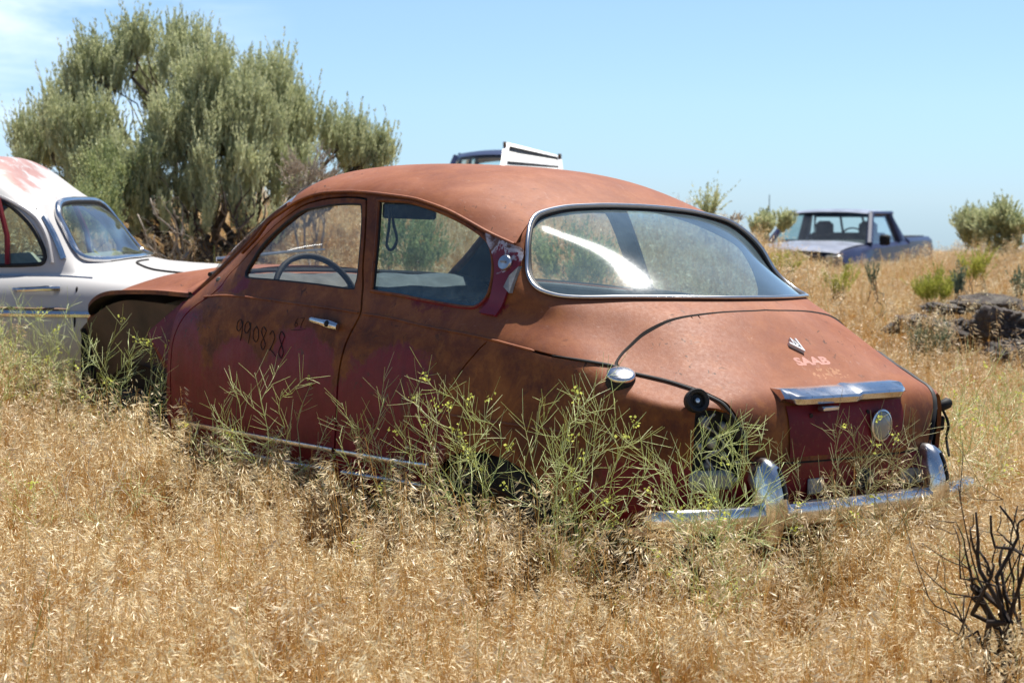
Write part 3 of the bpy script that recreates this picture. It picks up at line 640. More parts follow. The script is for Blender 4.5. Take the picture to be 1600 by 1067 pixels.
# belt crease, drip rail, fender crease
def strip(pts,off,r,name,m,flat=.5,par=car,n=6):
    for sd_ in(1,-1):
        P,_n=onsurf(BODY,pts,off,n); mb=MB(); rr=np.full(len(P),r); rr[0]=rr[-1]=r*.3; mb.tube(P*[1,sd_,1],rr,8,flat=flat); mb.build(name,[m],par)
strip([(0.69,0.744,0.926),(0.527,0.744,0.922),(0.304,0.746,0.907),(0.003,0.743,0.892),(-.12,.743,.881),(-0.22,0.741,0.872)],-.001,.0075,'belt_moulding',M_RUST,.6)
for sd_,d_ in((1,door),):
    P,_n=onsurf(BODY,[(1.79,0.729,0.930),(1.553,0.736,0.938),(1.137,0.742,0.935),(0.712,0.744,0.927)],-.001,6); mb=MB(); mb.tube(P,.0075,8,flat=.6); mb.build('belt_moulding',[M_RUST],d_)
strip([(0.23,0.785,0.630),(0.027,0.784,0.626),(-0.265,0.778,0.632),(-0.524,0.756,0.629),(-0.652,0.725,0.617),(-0.74,0.680,0.612)],-.005,.010,'fender_crease',M_RUST,.7)
DR=[(1.60,.65,1.10),(1.52,.636,1.165),(1.451,0.636,1.222),(1.396,0.616,1.262),(1.287,0.607,1.312),(1.154,0.609,1.342),(1.014,0.611,1.352),(0.868,0.611,1.353),(0.608,0.611,1.340),(.5,.612,1.325),(0.377,0.614,1.300),(.26,.618,1.266),(0.153,0.62,1.233),(0.035,0.612,1.200)]
for sd_ in(1,-1):
    P=cr_spline(np.array(DR),6); P=P+np.array([0,.006,0]); mb=MB(); mb.tube(P*[1,sd_,1],.0085,8,flat=.75); mb.build('drip_rail',[M_RUST],car)
# rocker trims
M_TRIM=chrome('weathered_sill_chrome',.9)
def trim(pts,h,name):
    for sd_ in(1,-1):
        P,nn=onsurf(BODY,pts,.004,8); up=np.array([0,0,h/2]); rg=[]
        for p,q in zip(P,nn): rg.append([p+up-q*.004,p+up*.8+q*.006,p+q*.0085,p-up*.8+q*.006,p-up-q*.004])
        rg=np.array(rg)*[1,sd_,1]; mb=MB(); mb.loft(rg); mb.build(name,[M_TRIM],car,50)
trim([(1.92,0.753,0.409),(1.564,0.766,0.416),(1.222,0.772,0.422),(0.79,0.777,0.430)],.020,'rocker_trim')
trim([(0.765,0.777,0.430),(0.476,0.777,0.436),(0.24,0.778,0.444)],.020,'rocker_trim')
trim([(1.7,.75,.335),(1.216,0.750,0.345),(0.80,0.760,0.356)],.015,'lower_trim'); trim([(.755,.76,.357),(0.418,0.766,0.370),(0.28,0.765,0.374)],.015,'lower_trim')
# door handle
hp,hn=onsurf(BODY,[(0.958,0.762,0.882),(0.87,.764,.876),(0.79,0.765,0.869)],.0,10); mb=MB(); t=np.linspace(0,1,len(hp)); off=.012+.016*np.sin(np.pi*np.clip(t*1.05,0,1))**.6
mb.tube(hp+hn*off[:,None],.0095+.0035*np.exp(-((t-.75)/.2)**2),10,flat=1.25); hd_=mb.build('door_handle',[M_CHROME],door,60)
mb=MB(); q=hp[int(len(hp)*.72)]; nn=hn[0]; mb.lathe([(.012,.0),(.012,.036),(.008,.040),(.001,.040)],q,nn,16); mb.build('lock_button',[M_BLACK],hd_)
# hand-written stock number on the door
def side(x,z,off): 
    st=BODY.find([(x,.76,z)],(1,0,1),lambda st,P:(P[:,1]>.5)&(st[:,0]<7)); q=BODY.ev(st)[0]; n=BODY.nrm(st)[0]; n*=np.sign(n[1]); return q+n*off
G9=[(.75,.78),(.5,1),(.15,.85),(.1,.55),(.4,.45),(.75,.75),(.8,.95),(.75,.4),(.6,0)]
G0=[(.5,.95),(.2,.7),(.15,.3),(.45,.02),(.75,.25),(.75,.7),(.5,.95)]
G8=[(.75,.9),(.45,1.0),(.25,.8),(.5,.52),(.75,.25),(.5,0),(.22,.22),(.5,.5),(.8,.8),(.75,.9)]
G2=[(.15,.8),(.45,1),(.75,.75),(.5,.35),(.15,.08),(.3,.12),(.6,.0),(.95,-.15)]
G6=[(.7,.95),(.25,.6),(.2,.2),(.5,.05),(.75,.3),(.45,.5),(.25,.35)]
G7=[(.1,.9),(.8,1.0),(.5,.5),(.35,0)]
mb=MB()
u0=np.array([1.445,.832]); 
def glyph(mb,g,x0,z0,wd,h,sl=.0,r=.0024):
    P=cr_spline(np.array(g,float),5); 
    pts=np.array([side(x0-(p[0])*wd+(1-p[1])*h*sl*-1,z0-(1-p[1])*h,.0018) for p in P]); mb.tube(pts,r,5,flat=.6)
for g,x0,z0,h in((G9,1.462,.852,.080),(G9,1.405,.848,.080),(G0,1.345,.838,.064),(G8,1.295,.836,.085),(G2,1.232,.826,.080),(G8,1.172,.828,.098)): glyph(mb,g,x0,z0,.056,h,.12)
mb.build('handwritten_number',[M_INK],door,60)
mb=MB(); glyph(mb,G6,1.075,.885,.028,.035,.1,.0015); glyph(mb,G7,1.045,.887,.035,.037,.1,.0015)
P=np.array([side(x,z,.0018) for x,z in((1.085,.838),(1.04,.842),(1.00,.848))]); mb.tube(P,.0015,5,flat=.6); mb.build('small_chalk_number',[M_INK],door,60)
# vent plate and its round knob behind the side window
V,F,Mi=cut(BODY,o_pl,[],sides=(1,),thick=.012,lift=.010,kr=6,kc=30); vp=mesh('vent_plate',V,F,[M_PLATE,M_PLATE],car,True,Mi)
st=BODY.find([(.04,.66,1.135)],(1,0,1),lambda st,P:(P[:,1]>.5)); q=BODY.ev(st)[0]; n=BODY.nrm(st)[0]; n*=np.sign(n[1])
mb=MB(); mb.lathe([(.026,.008),(.027,.016),(.024,.021),(.012,.022),(.001,.024)],q,n,22); kn=mb.build('round_knob',[M_ALU],vp,50)
mb=MB(); u_=np.cross(n,[0,0,1]); mb.box(q+n*.026,(.022,.006,.006),rot=np.stack([u_,n,np.cross(u_,n)],1)); mb.build('knob_slot',[M_GREYPLATE],kn)
st=BODY.find([(.005,.65,1.10),(-.012,.62,1.13),(-.02,.66,1.04),(.012,.66,1.06)],(1,1,1),lambda st,P:(P[:,1]>.5)); q4=BODY.ev(st)
mb=MB(); mb.add(np.vstack([q4+[0,.016,0],q4+[0,.0,0]]),[(0,1,2,3),(3,2,1,0),(0,4,5,1),(1,5,6,2),(2,6,7,3),(3,7,4,0)]); mb.build('bare_metal_flap',[M_GREYPLATE],vp,False)
# fuel cap
st=BODY.find([(-.565,.69,.815)]); q=BODY.ev(st)[0]; n=BODY.nrm(st)[0]; n*=np.sign(n[1]); n=n+np.array([-.1,0,.5]); n/=np.linalg.norm(n)
q=q+n*.006
mb=MB(); mb.lathe([(.046,-.03),(.046,.004),(.042,.012),(.03,.014)],q-n*.004,n,26); mb.build('filler_neck',[M_BLACK],car,50)
mb=MB(); mb.lathe([(.043,.004),(.045,.009),(.044,.015),(.038,.0185),(.020,.0205),(.001,.021)],q,n,28); mb.build('fuel_cap',[M_CHROME],car,60)
# rubber ring where the upper tail lamp sat, lamp openings, lower lenses
for sd_ in(1,-1):
    p=np.array([-.800,.600,.765]); n=np.array([-.86,.45,.25]); n/=np.linalg.norm(n); m3=np.array([1,sd_,1])
    mb=MB(); mb.lathe([(.036,-.012),(.038,.014),(.034,.022),(.024,.018),(.020,.004),(.011,.004),(.011,.010),(.001,.010)],p*m3,n*m3,24); 
    if sd_>0:
        rr_=mb.build('lamp_grommet',[M_RUBBER],car,50); mb=MB(); mb.lathe([(.009,.008),(.007,.016),(.001,.017)],p*m3,n*m3,12); mb.build('lamp_contact',[M_ALU],rr_)
    mb=MB(); c=np.array([-.815,.535,.625]); ax=np.array([-.93,.36,0]); ax/=np.linalg.norm(ax); u_=np.cross([0,0,1],ax); 
    Rr=np.stack([ax,u_,[0,0,1]],1); mb.box(c-ax*.02,(.012,.17,.25),rot=Rr,bev=.006)
    pl=MB(); pl.V=[v*m3 for v in mb.V]; pl.F=[f[::-1] for f in mb.F] if sd_<0 else mb.F; pl.M=mb.M; lp=pl.build('lamp_backplate',[M_BLACK],car)
    for k_,(a_,b_,r_) in enumerate(((-.03,.075,.02),(.035,.06,.016),(.0,.01,.018),(-.045,.0,.013),(.04,-.03,.014),(-.01,-.06,.015))):
        q=(c+u_*a_+np.array([0,0,b_])-ax*.012)*m3; mb=MB(); mb.lathe([(r_,0),(r_*.9,.012),(r_*.5,.02),(.001,.022)],q,ax*m3,12); mb.build('bulb_socket',[M_GREYPLATE],lp,50)
    cur=np.array([(0,.10),(-.04,.07),(.01,.04),(.03,.0),(-.02,-.03),(.0,-.07)]); P=np.array([(c+u_*a_+np.array([0,0,b_])+ax*(.004+.012*(i%2)))*m3 for i,(a_,b_) in enumerate(cur)]); mb=MB(); mb.tube(cr_spline(P,6),.004,6); mb.build('loose_wire',[M_GREYPLATE],lp)
    q=(np.array([-.832,.550,.525])); mb=MB(); mb.box(q,(.035,.15,.062),rot=Rr,bev=.014); ln=MB(); ln.V=[v*m3 for v in mb.V]; ln.F=[f[::-1] for f in mb.F] if sd_<0 else mb.F; ln.M=mb.M; ln.build('lamp_lens',[M_LENS],car,40)
# broken lamp housing hanging at the far corner
q=np.array([-.785,-.645,.695]); mb=MB(); mb.lathe([(.012,-.02),(.019,.0),(.019,.03),(.012,.04),(.001,.04)],q,(-.3,-.8,.35),14); mb.box(q+[.01,-.015,-.06],(.03,.02,.05),bev=.006); mb.tube(cr_spline(np.array([q,q+[-.02,-.02,-.06],q+[.0,-.04,-.11],q+[-.03,-.02,-.17]]),6),.005,6); mb.build('hanging_lamp_housing',[M_BLACK],car)
# bumper
BP=np.array([(-.775,.778),(-.81,.765),(-.845,.735),(-.88,.67),(-.918,.55),(-.940,.40),(-.955,.2),(-.960,0)]); BP=np.vstack([BP,(BP*[1,-1])[::-1][1:]]); bp=cr_spline(BP,8); tt=np.gradient(bp,axis=0); tt/=np.linalg.norm(tt,axis=1,keepdims=True); nn=np.stack([tt[:,1],-tt[:,0]],1)
if nn[len(nn)//2,0]>0: nn=-nn
rg=[]
for i,(p,n2) in enumerate(zip(bp,nn)):
    e=min(1,min(i,len(bp)-1-i)/13.); s_=.14+.86*e**.6; zc=.418-.004*np.cos(i/len(bp)*2*np.pi)
    prof=[(-.012,.037),(.008,.039),(.022,.035),(.030,.022),(.032,.0),(.030,-.020),(.024,-.036),(.008,-.042),(-.012,-.040),(-.004,-.03),(.018,-.015),(.018,.015),(-.004,.03)]
    rg.append([(p[0]+n2[0]*a_*s_,p[1]+n2[1]*a_*s_,zc+b_*s_*.98) for a_,b_ in prof])
mb=MB(); mb.loft(rg); bump=mb.build('rear_bumper',[M_CHROME],car,55)
for sd_ in(1,-1):
    y0=.405*sd_; mb=MB(); rg=[]
    for z,dx,wy in((.315,.026,.015),(.327,.038,.027),(.35,.052,.036),(.40,.064,.041),(.44,.072,.043),(.49,.069,.042),(.535,.055,.038),(.570,.036,.033),(.588,.013,.023),(.595,-.006,.010)):
        x=-.925-dx; xb=-.905+ (0.03 if z>.49 else 0)
        rg.append([(xb,y0+wy,z),((x+xb)/2-.01,y0+wy*1.02,z),(x+.008,y0+wy*.75,z),(x,y0+wy*.3,z),(x,y0-wy*.3,z),(x+.008,y0-wy*.75,z),((x+xb)/2-.01,y0-wy*1.02,z),(xb,y0-wy,z)])
    mb.loft(rg); ov=mb.build('overrider',[M_CHROME],bump,60)
    mb=MB(); P=np.array([(-.925-dx-.003,y0-.008*1,z) for z,dx in((.48,.070),(.515,.062),(.545,.050),(.570,.035))]); mb.tube(cr_spline(P,4),.006,6,flat=.6); mb.build('rubber_insert',[M_RUBBER],ov)
    mb=MB(); mb.box((-.87,y0,.42),(.18,.03,.04)); mb.build('bumper_bracket',[M_DARK],bump)
# hood with its turned edge, front structure (the near front fender is gone)
E_=[(1.99,.655,.918),(2.25,.65,.914),(2.5,.64,.900),(2.7,.63,.882),(2.85,.61,.845),(2.97,.57,.795),(3.03,.50,.745)]
rows=[]
for (x,y,z),zc in zip(cr_spline(np.array(E_),4),np.interp(cr_spline(np.array(E_),4)[:,0],[1.9,2.3,2.6,2.85,3.05],[1.03,1.015,.975,.90,.80])):
    row=[]
    for a_ in np.linspace(1,-1,33):
        yy=y*a_; b_=abs(a_); k=0 if b_>.84 else (1-(b_/.84)**2.6)
        rise=(zc-z)*(k**.75 if k>0 else 0); row.append((x+.10*(1-b_**2),yy,z+rise+.004*(1-b_)))
    rows.append(row)
Hn=np.array(rows); mb=MB(); mb.loft(Hn,closed=False); mb.loft(Hn[:,::-1]-[0,0,.018],1,closed=False)
k=len(Hn)
edge=np.vstack([Hn[:,0],Hn[-1,1:],Hn[:-1,-1][::-1]]); mb.add(np.vstack([edge,edge-[0,0,.018]]),[(i,i+1,len(edge)+i+1,len(edge)+i) for i in range(len(edge)-1)])
mb.build('hood',[M_RUST,M_DARK],car,50)
mb=MB(); P=np.array([(1.93,.67,.925),(2.02,.64,.93),(2.08,.45,.985),(2.12,0,1.01)]); P=np.vstack([P,(P*[1,-1,1])[::-1][1:]]); a2=cr_spline(P,6); b2=cr_spline(np.vstack([cow[:4]-[0.03,0,.02],(cow[:4]*[1,-1,1])[::-1][1:]-[0.03,0,.02]]),6)
mb.loft([a2,b2],closed=False); mb.loft([b2-[0,0,.02],a2-[0,0,.02]],closed=False); mb.build('cowl',[M_RUST],car)
# inner wing seen through the missing fender
mb=MB(); ou=[]; 
for t in np.linspace(0,1,22):
    x=1.99+t*1.02; ztop=.888-.0*t if t<.5 else .888-.30*((t-.5)/.5)**2.2*.55
    ou.append((x,ztop))
rows=[[(x,.585,z-.034),(x,.575,z-.07),(x,.555,z-.15),(x,.53,.50),(x,.52,.33)] for x,z in ou]; mb.loft(rows,closed=False); mb.build('inner_wing',[simple('brown_inner_wing',(.055,.032,.024),.6,0,.6,5)],car,True)
mb=MB(); a=np.linspace(-.15,np.pi+.15,26); rg=[]
for t in a: rg.append([(2.5+.40*np.cos(t),.49,.36+.36*np.sin(t)),(2.5+.40*np.cos(t),.74,.36+.36*np.sin(t))][:2])
arch_=np.array([[(2.5+.38*np.cos(t),.575,.24+.34*np.sin(t)),(2.5+.36*np.cos(t),.54,.24+.32*np.sin(t)),(2.5+.02*np.cos(t),.535,.24+.02*np.sin(t))] for t in a]); mb.loft(arch_,closed=False); mb.build('wheel_arch_liner',[M_DARK],car,True)
mb=MB(); mb.box((2.5,0,.46),(1.05,.86,.5)); mb.build('engine_bay',[M_DARK],car)
mb=MB(); rg=[[(3.0,.56,z),(2.97,.60,z),(2.95,.50,z),(2.98,.46,z)] for z in(.36,.5,.62,.70)]; mb.loft(rg); mb.build('headlamp_bucket',[M_BLACK],car)
# burgundy gusset between wing and door post
mb=MB(); mb.add([(2.337,.64,.729),(2.054,.64,.880),(1.985,.65,.890),(1.962,.735,.80),(1.962,.74,.60),(2.16,.66,.60)],[(0,1,2,3,4,5),(5,4,3,2,1,0)]); mb.build('wing_gusset',[M_PAINT],car,False)
mb=MB(); P=BODY.ev([(r,.02) for r in np.linspace(.1,6,30)]); mb.loft([P-[0,0,0],P+np.array([0.0,-.06,0]),P+np.array([.03,-.14,0])],closed=False); mb.build('door_post',[M_PAINT],car,True); mb=MB(); mb.loft([(P+np.array([.03,-.14,0]))*[1,-1,1],P*[1,-1,1]],closed=False); mb.build('door_post',[M_PAINT],car,True)
# far front fender stays on
far=[]
for x,z,y in((1.96,.915,.74),(2.2,.905,.76),(2.5,.90,.77),(2.8,.86,.76),(3.0,.78,.70),(3.08,.66,.62)):
    far.append([(x,-.62,z-.01),(x,-y*.93,z-.03),(x,-y,z-.14),(x,-y,max(.36,z-.45)),(x,-y*.97,.34)])
mb=MB(); mb.loft(far,closed=False); mb.loft(np.array(far)[:,::-1]+[0,.01,0],closed=False); mb.build('front_fender',[M_RUST],car,True)
mb=MB(); mb.box((3.0,0,.55),(.06,1.1,.42),bev=.02); mb.build('front_panel',[M_RUST],car)
# wheels
for x,y,zr in((2.5,.60,.16),(2.5,-.60,.16),(0.0,.62,.20),(0.0,-.62,.20)):
    s_=1 if y>0 else -1; mb=MB(); pr=[(.19,-.065),(.235,-.078),(.285,-.075),(.312,-.05),(.316,0),(.312,.05),(.285,.075),(.235,.078),(.19,.065)]
    mb.lathe(pr,(x,y,zr),(0,s_,0),36); wl=mb.build('wheel',[M_TYRE],car,60)
    mb=MB(); mb.lathe([(.001,.01),(.05,.012),(.055,.03),(.09,.032),(.10,.01),(.15,.0),(.165,.03),(.195,.062),(.2,.05),(.19,-.06)],(x,y,zr),(0,s_,0),30); mb.build('rim',[M_RIM],wl,60)
mb=MB(); mb.box((1.05,0,.33),(1.95,1.40,.03)); mb.box((-.36,0,.42),(.85,.86,.04)); mb.box((1.98,0,.62),(.04,1.3,.62)); mb.build('floor_pan',[M_DARK],car,False)
for s_ in(1,-1): 
    mb=MB(); mb.loft(np.array([[(.40*np.cos(t),.50*s_,.30+.27*np.sin(t)),(.42*np.cos(t),.74*s_,.30+.29*np.sin(t))] for t in np.linspace(0,np.pi,20)]),closed=False); mb.box((0,.49*s_,.42),(.84,.01,.3)); mb.build('rear_wheel_house',[M_DARK],car,True)
# interior
mb=MB(); mb.box((-.14,0,.88),(.44,.96,.03),bev=.01); mb.build('parcel_shelf',[M_INNER],car)
mb=MB(); mb.box((.12,0,.72),(.16,1.15,.42),rot=[[.97,0,-.22],[0,1,0],[.22,0,.97]],bev=.05); mb.box((.36,0,.52),(.5,1.15,.18),bev=.05); mb.build('rear_seat',[M_INNER],car)
for s_ in(1,-1):
    mb=MB(); mb.box((1.05,.33*s_,.50),(.46,.46,.14),bev=.05); mb.box((.82,.33*s_,.70),(.12,.44,.44),rot=[[.97,0,-.2],[0,1,0],[.2,0,.97]],bev=.05); mb.build('front_seat',[M_INNER],car)
mb=MB(); rg=[]
for y in np.linspace(.62,-.62,21):
    w_=.004*np.sin(y*23); rg.append([(1.93-.1*abs(y)**2,y,.985+w_),(1.78,y,1.012+w_),(1.66,y,1.002+w_),(1.60,y,.968+w_),(1.61,y,.925),(1.70,y,.90),(1.9,y,.90)])
mb.loft(rg); dash=mb.build('dashboard_pad',[M_PAD],car,50)
mb=MB(); mb.box((1.74,0,.83),(.10,1.2,.15),bev=.02); mb.build('dashboard',[M_BLACK],car)
mb=MB(); mb.box((1.70,.36,.965),(.10,.30,.07),bev=.025); mb.build('instrument_hood',[M_BLACK],dash)
sw=np.array([1.50,.36,.912]); ax=np.array([-.90,0,.42]); ax/=np.linalg.norm(ax); u_=np.array([0,1,0.]); v_=np.cross(ax,u_); a=np.linspace(0,2*np.pi,49)[:-1]
mb=MB(); mb.tube(sw+.198*(np.cos(a)[:,None]*u_+np.sin(a)[:,None]*v_),.0125,8,closed=True)
for t in(.3,np.pi-.3,): mb.tube(np.array([sw-ax*.03,sw-ax*.02+.1*(np.cos(t)*u_+np.sin(t)*v_),sw+.195*(np.cos(t)*u_+np.sin(t)*v_)]),.009,6)
for t in(-.35,np.pi+.35,): mb.tube(np.array([sw-ax*.03,sw-ax*.02+.1*(np.cos(t)*u_+np.sin(t)*v_),sw+.195*(np.cos(t)*u_+np.sin(t)*v_)]),.009,6)
mb.lathe([(.04,-.03),(.04,0),(.02,.01),(.001,.012)],sw,ax,16); mb.tube(np.array([sw-ax*.03,sw-ax*.35]),.022,8); mb.build('steering_wheel',[M_BLACK],car,60)
mb=MB(); mb.box((1.31,.06,1.285),(.02,.225,.062),rot=[[.94,.34,0],[-.34,.94,0],[0,0,1]],bev=.008); mb.tube(np.array([(1.32,.04,1.30),(1.40,.02,1.40)]),.008,6); mir=mb.build('rear_view_mirror',[M_BLACK],car)
mb=MB(); P=[(1.31,.15,1.30),(1.305,.145,1.24),(1.31,.12,1.17),(1.31,.145,1.13),(1.31,.17,1.15),(1.305,.165,1.22),(1.31,.16,1.30)]; mb.tube(cr_spline(np.array(P),5),.006,6); mb.build('hanging_cord',[M_BLACK],mir)
mb=MB(); mb.tube(np.array([(2.00,.50,1.035),(1.95,.35,1.055),(1.92,.18,1.075),(1.91,.02,1.085)])+[.03,0,.02],[.011,.008,.006,.004],6); mb.build('windscreen_wiper',[M_ALU],car)
# inner window ledges and far-side trim
for s_ in(1,-1):
    mb=MB(); mb.tube(np.array([(1.75,.66*s_,.985),(1.2,.665*s_,.99),(.72,.665*s_,.985)]),.02,8,flat=.7); mb.build('door_top_trim',[M_PAD],car)
    mb=MB(); mb.tube(np.array([(.62,.665*s_,.975),(.3,.655*s_,.965),(.05,.62*s_,.955)]),.02,8,flat=.7); mb.build('side_trim_ledge',[M_INNER],car)
# ---------------- terrain ----------------
def vnoise(x,y,s,seed=0):
    x=np.asarray(x,float)*s;y=np.asarray(y,float)*s; xi=np.floor(x);yi=np.floor(y);fx=x-xi;fy=y-yi; fx=fx*fx*(3-2*fx);fy=fy*fy*(3-2*fy)
    h=lambda a,b:(np.sin(a*127.1+b*311.7+seed*74.7)*43758.5453)%1
    return (h(xi,yi)*(1-fx)+h(xi+1,yi)*fx)*(1-fy)+(h(xi,yi+1)*(1-fx)+h(xi+1,yi+1)*fx)*fy
def sstep(a,b,x): t=np.clip((x-a)/(b-a),0,1); return t*t*(3-2*t)
def ground_z(x,y):
    x=np.asarray(x,float);y=np.asarray(y,float)
    crest=np.interp(x,[-12,-6,-3,-1,2,2.7,3.6,4.6,6,12],[.75,.85,.92,.90,.66,.33,.16,.36,.42,.42])
    rise=sstep(9.6,18.5,y)*crest
    # a low rocky step on the right-hand slope
    st=sstep(2.0,3.2,x)*(sstep(12.6,13.3,y)-sstep(9.6,18.5,y))*.30; rise=rise+np.maximum(st,0)
    fall=sstep(20,34,y)*(crest+.45)+np.maximum(y-34,0)*.026
    z=rise-fall+.05*(vnoise(x,y,.45,3)-.5)+.03*(vnoise(x,y,1.7,5)-.5)*np.clip(1.2-y/60,0.2,1)
    z=z+.46*sstep(1.85,2.4,-x)*sstep(6.6,8.4,y)*(1-sstep(9.4,13,y))
    return z
xs=np.concatenate([-np.geomspace(900,14,26),np.arange(-13,13.01,.28),np.geomspace(14,900,26)])
ys=np.concatenate([[-60,-30,-12,-4],np.arange(0,24,.28),np.geomspace(24.5,1500,44)])
gx,gy=np.meshgrid(xs,ys); gz=ground_z(gx,np.maximum(gy,0)); V=np.stack([gx,gy,gz],-1).reshape(-1,3); nx_=len(xs)
F=[(j*nx_+i,j*nx_+i+1,(j+1)*nx_+i+1,(j+1)*nx_+i) for j in range(len(ys)-1) for i in range(nx_-1)]
def soil():
    m,nt,o=mat('dry_soil_and_litter'); c=coords(nt); n=noise(nt,c,.5,8,.7); n2=noise(nt,c,9,7,.7); n3=noise(nt,c,60,5,.7)
    col=ramp(nt,n,[(.3,(.17,.105,.055)),(.55,(.25,.155,.075)),(.75,(.22,.15,.085))]); col=mixc(nt,mapr(nt,n2,.4,.7,0,.6),col,(.20,.13,.075)); col=mixc(nt,mapr(nt,n3,.5,.7,0,.6),col,(.50,.36,.20))
    bsdf(nt,o,col,.9,0,.2,bump=mth(nt,'ADD',n2,n3),bstr=.6,bdist=.03); return m
tag(mesh('ground',V,F,soil(),None,True),kind='structure')
def pix(u,v,d):
    '''world point seen at photo pixel (u,v) at distance d, used only to read positions off the photograph'''
    t=R(PITCH); x=(u-800)/FPX; y=-(v-533.5)/FPX; k=d
    return np.array([x*k,(math.cos(t)+y*math.sin(t))*k,CAM_H+(-math.sin(t)+y*math.cos(t))*k])
# ---------------- dry grass ----------------
M_STEM=leafy('straw_stem',(.44,.225,.06),(.60,.34,.10),(.72,.46,.18),6,.2)
M_HEAD=leafy('straw_seed_head',(.64,.43,.19),(.80,.60,.32),(.91,.75,.48),9,.25)
M_HEADB=leafy('rosy_seed_head',(.44,.28,.15),(.62,.44,.26),(.80,.63,.42),9,.25)
M_GREEN=leafy('grass_green',(.10,.14,.03),(.17,.22,.05),(.25,.28,.09),9,.45)
def clump(seed,ncul,rad,h0,h1,head,nsp=9,wide=.0014,green=.03,lean=.35,spl=.024):
    r=np.random.default_rng(seed); V=[];F=[];M=[];n=0
    for _ in range(ncul):
        a=r.uniform(0,2*np.pi); q=rad*math.sqrt(r.random()); b=np.array([q*math.cos(a),q*math.sin(a),-.02]); h=r.uniform(h0,h1)
        d=r.uniform(0,2*np.pi); l=r.uniform(.05,lean)*h; tip=b+np.array([l*math.cos(d),l*math.sin(d),h]); mid=(b+tip)/2+np.array([-.12*l*math.cos(d),-.12*l*math.sin(d),h*.06])
        w_=r.uniform(.7,1.5)*wide; f=r.uniform(0,np.pi); s=np.array([math.cos(f),math.sin(f),0])*w_
        g=r.random()<green; m=2 if g else 0
        V+= [b-s,b+s,mid-s*.8,mid+s*.8,tip-s*.4,tip+s*.4]; F+= [(n,n+1,n+3,n+2),(n+2,n+3,n+5,n+4)]; M+= [m,m]; n+=6
        # a leaf blade low on the culm
        if r.random()<.5:
            e=r.uniform(0,2*np.pi); L_=r.uniform(.05,.14); p=b+(mid-b)*r.uniform(.2,.9); t=p+np.array([math.cos(e)*L_*.8,math.sin(e)*L_*.8,L_*.5]); t2=t+np.array([math.cos(e)*L_*.4,math.sin(e)*L_*.4,-L_*.3]); s2=np.array([-math.sin(e),math.cos(e),0])*.0018
            V+= [p-s2,p+s2,t-s2*.8,t+s2*.8,t2]; F+= [(n,n+1,n+3,n+2),(n+2,n+3,n+4)]; M+= [m,m]; n+=5
        if g and r.random()<.6: continue
        # drooping one-sided panicle
        dr=d+r.uniform(-.35,.35); ns=int(nsp*r.uniform(.6,1.3))
        for k in range(ns):
            t=k/ns; p=tip-(tip-mid)*t*.30; e=dr+r.normal(0,.55); L_=spl*r.uniform(.7,1.5); out_=r.uniform(.008,.032)*(1-.2*t)
            c=p+np.array([math.cos(e)*out_,math.sin(e)*out_,r.uniform(-.012,.014)]); dv=np.array([math.cos(e)*.75,math.sin(e)*.75,r.uniform(-1.1,.25)]); dv/=np.linalg.norm(dv); t2=c+dv*L_
            sd=np.cross(dv,[r.normal(),r.normal(),r.normal()]); sd/=np.linalg.norm(sd)+1e-9; sd*=(.0012 if spl<.02 else .0015)*r.uniform(.7,1.4); mm=c+dv*L_*.4
            V+= [c,mm-sd,t2,mm+sd]; F.append((n,n+1,n+2,n+3)); M.append(1); n+=4
            if k%2==0: V+= [p,p+np.array([0,0,.0008]),c]; F.append((n,n+1,n+2)); M.append(0); n+=3
    me=mesh('tuft',V,F,[M_STEM,head,M_GREEN],None,False,M,obj=False); return me
def scatter(name,meshes,P,rotz,scl,tilt,label):
    '''one object: geometry nodes put a tuft on every point'''
    col=bpy.data.collections.new(name+'_tufts')
    for i,me in enumerate(meshes): o=bpy.data.objects.new('tuft_%02d'%i,me); col.objects.link(o)
    me=bpy.data.meshes.new(name); me.from_pydata([tuple(p) for p in P],[],[])
    a=me.attributes.new('rot','FLOAT_VECTOR','POINT'); a.data.foreach_set('vector',np.stack([tilt[:,0],tilt[:,1],rotz],1).astype(np.float32).ravel())
    a=me.attributes.new('scl','FLOAT_VECTOR','POINT'); a.data.foreach_set('vector',scl.astype(np.float32).ravel())
    a=me.attributes.new('pick','INT','POINT'); a.data.foreach_set('value',rng.integers(0,len(meshes),len(P)).astype(np.int32))
    o=link(name,me); ng=bpy.data.node_groups.new(name,'GeometryNodeTree'); ng.interface.new_socket('Geometry',in_out='INPUT',socket_type='NodeSocketGeometry'); ng.interface.new_socket('Geometry',in_out='OUTPUT',socket_type='NodeSocketGeometry')
    gi=ng.nodes.new('NodeGroupInput'); go=ng.nodes.new('NodeGroupOutput'); ip=ng.nodes.new('GeometryNodeInstanceOnPoints'); ci=ng.nodes.new('GeometryNodeCollectionInfo'); ci.inputs['Collection'].default_value=col; ci.inputs['Separate Children'].default_value=True; ci.inputs['Reset Children'].default_value=True
    ip.inputs['Pick Instance'].default_value=True
    for nm,ty,sk in(('rot','FLOAT_VECTOR','Rotation'),('scl','FLOAT_VECTOR','Scale'),('pick','INT','Instance Index')):
        x=ng.nodes.new('GeometryNodeInputNamedAttribute'); x.data_type=ty; x.inputs['Name'].default_value=nm; ng.links.new(x.outputs['Attribute'],ip.inputs[sk])
    ng.links.new(gi.outputs[0],ip.inputs['Points']); ng.links.new(ci.outputs[0],ip.inputs['Instance']); ng.links.new(ip.outputs[0],go.inputs[0])
    md=o.modifiers.new('scatter','NODES'); md.node_group=ng
    o['kind']='stuff'; return o
CI=np.array(CARM.inverted())
def in_car(x,y,grow=0.):
    q=np.stack([x,y,np.zeros_like(x),np.ones_like(x)],1)@CI.T; return (q[:,0]>-.80-grow)&(q[:,0]<3.0+grow)&(np.abs(q[:,1])<.66+grow)
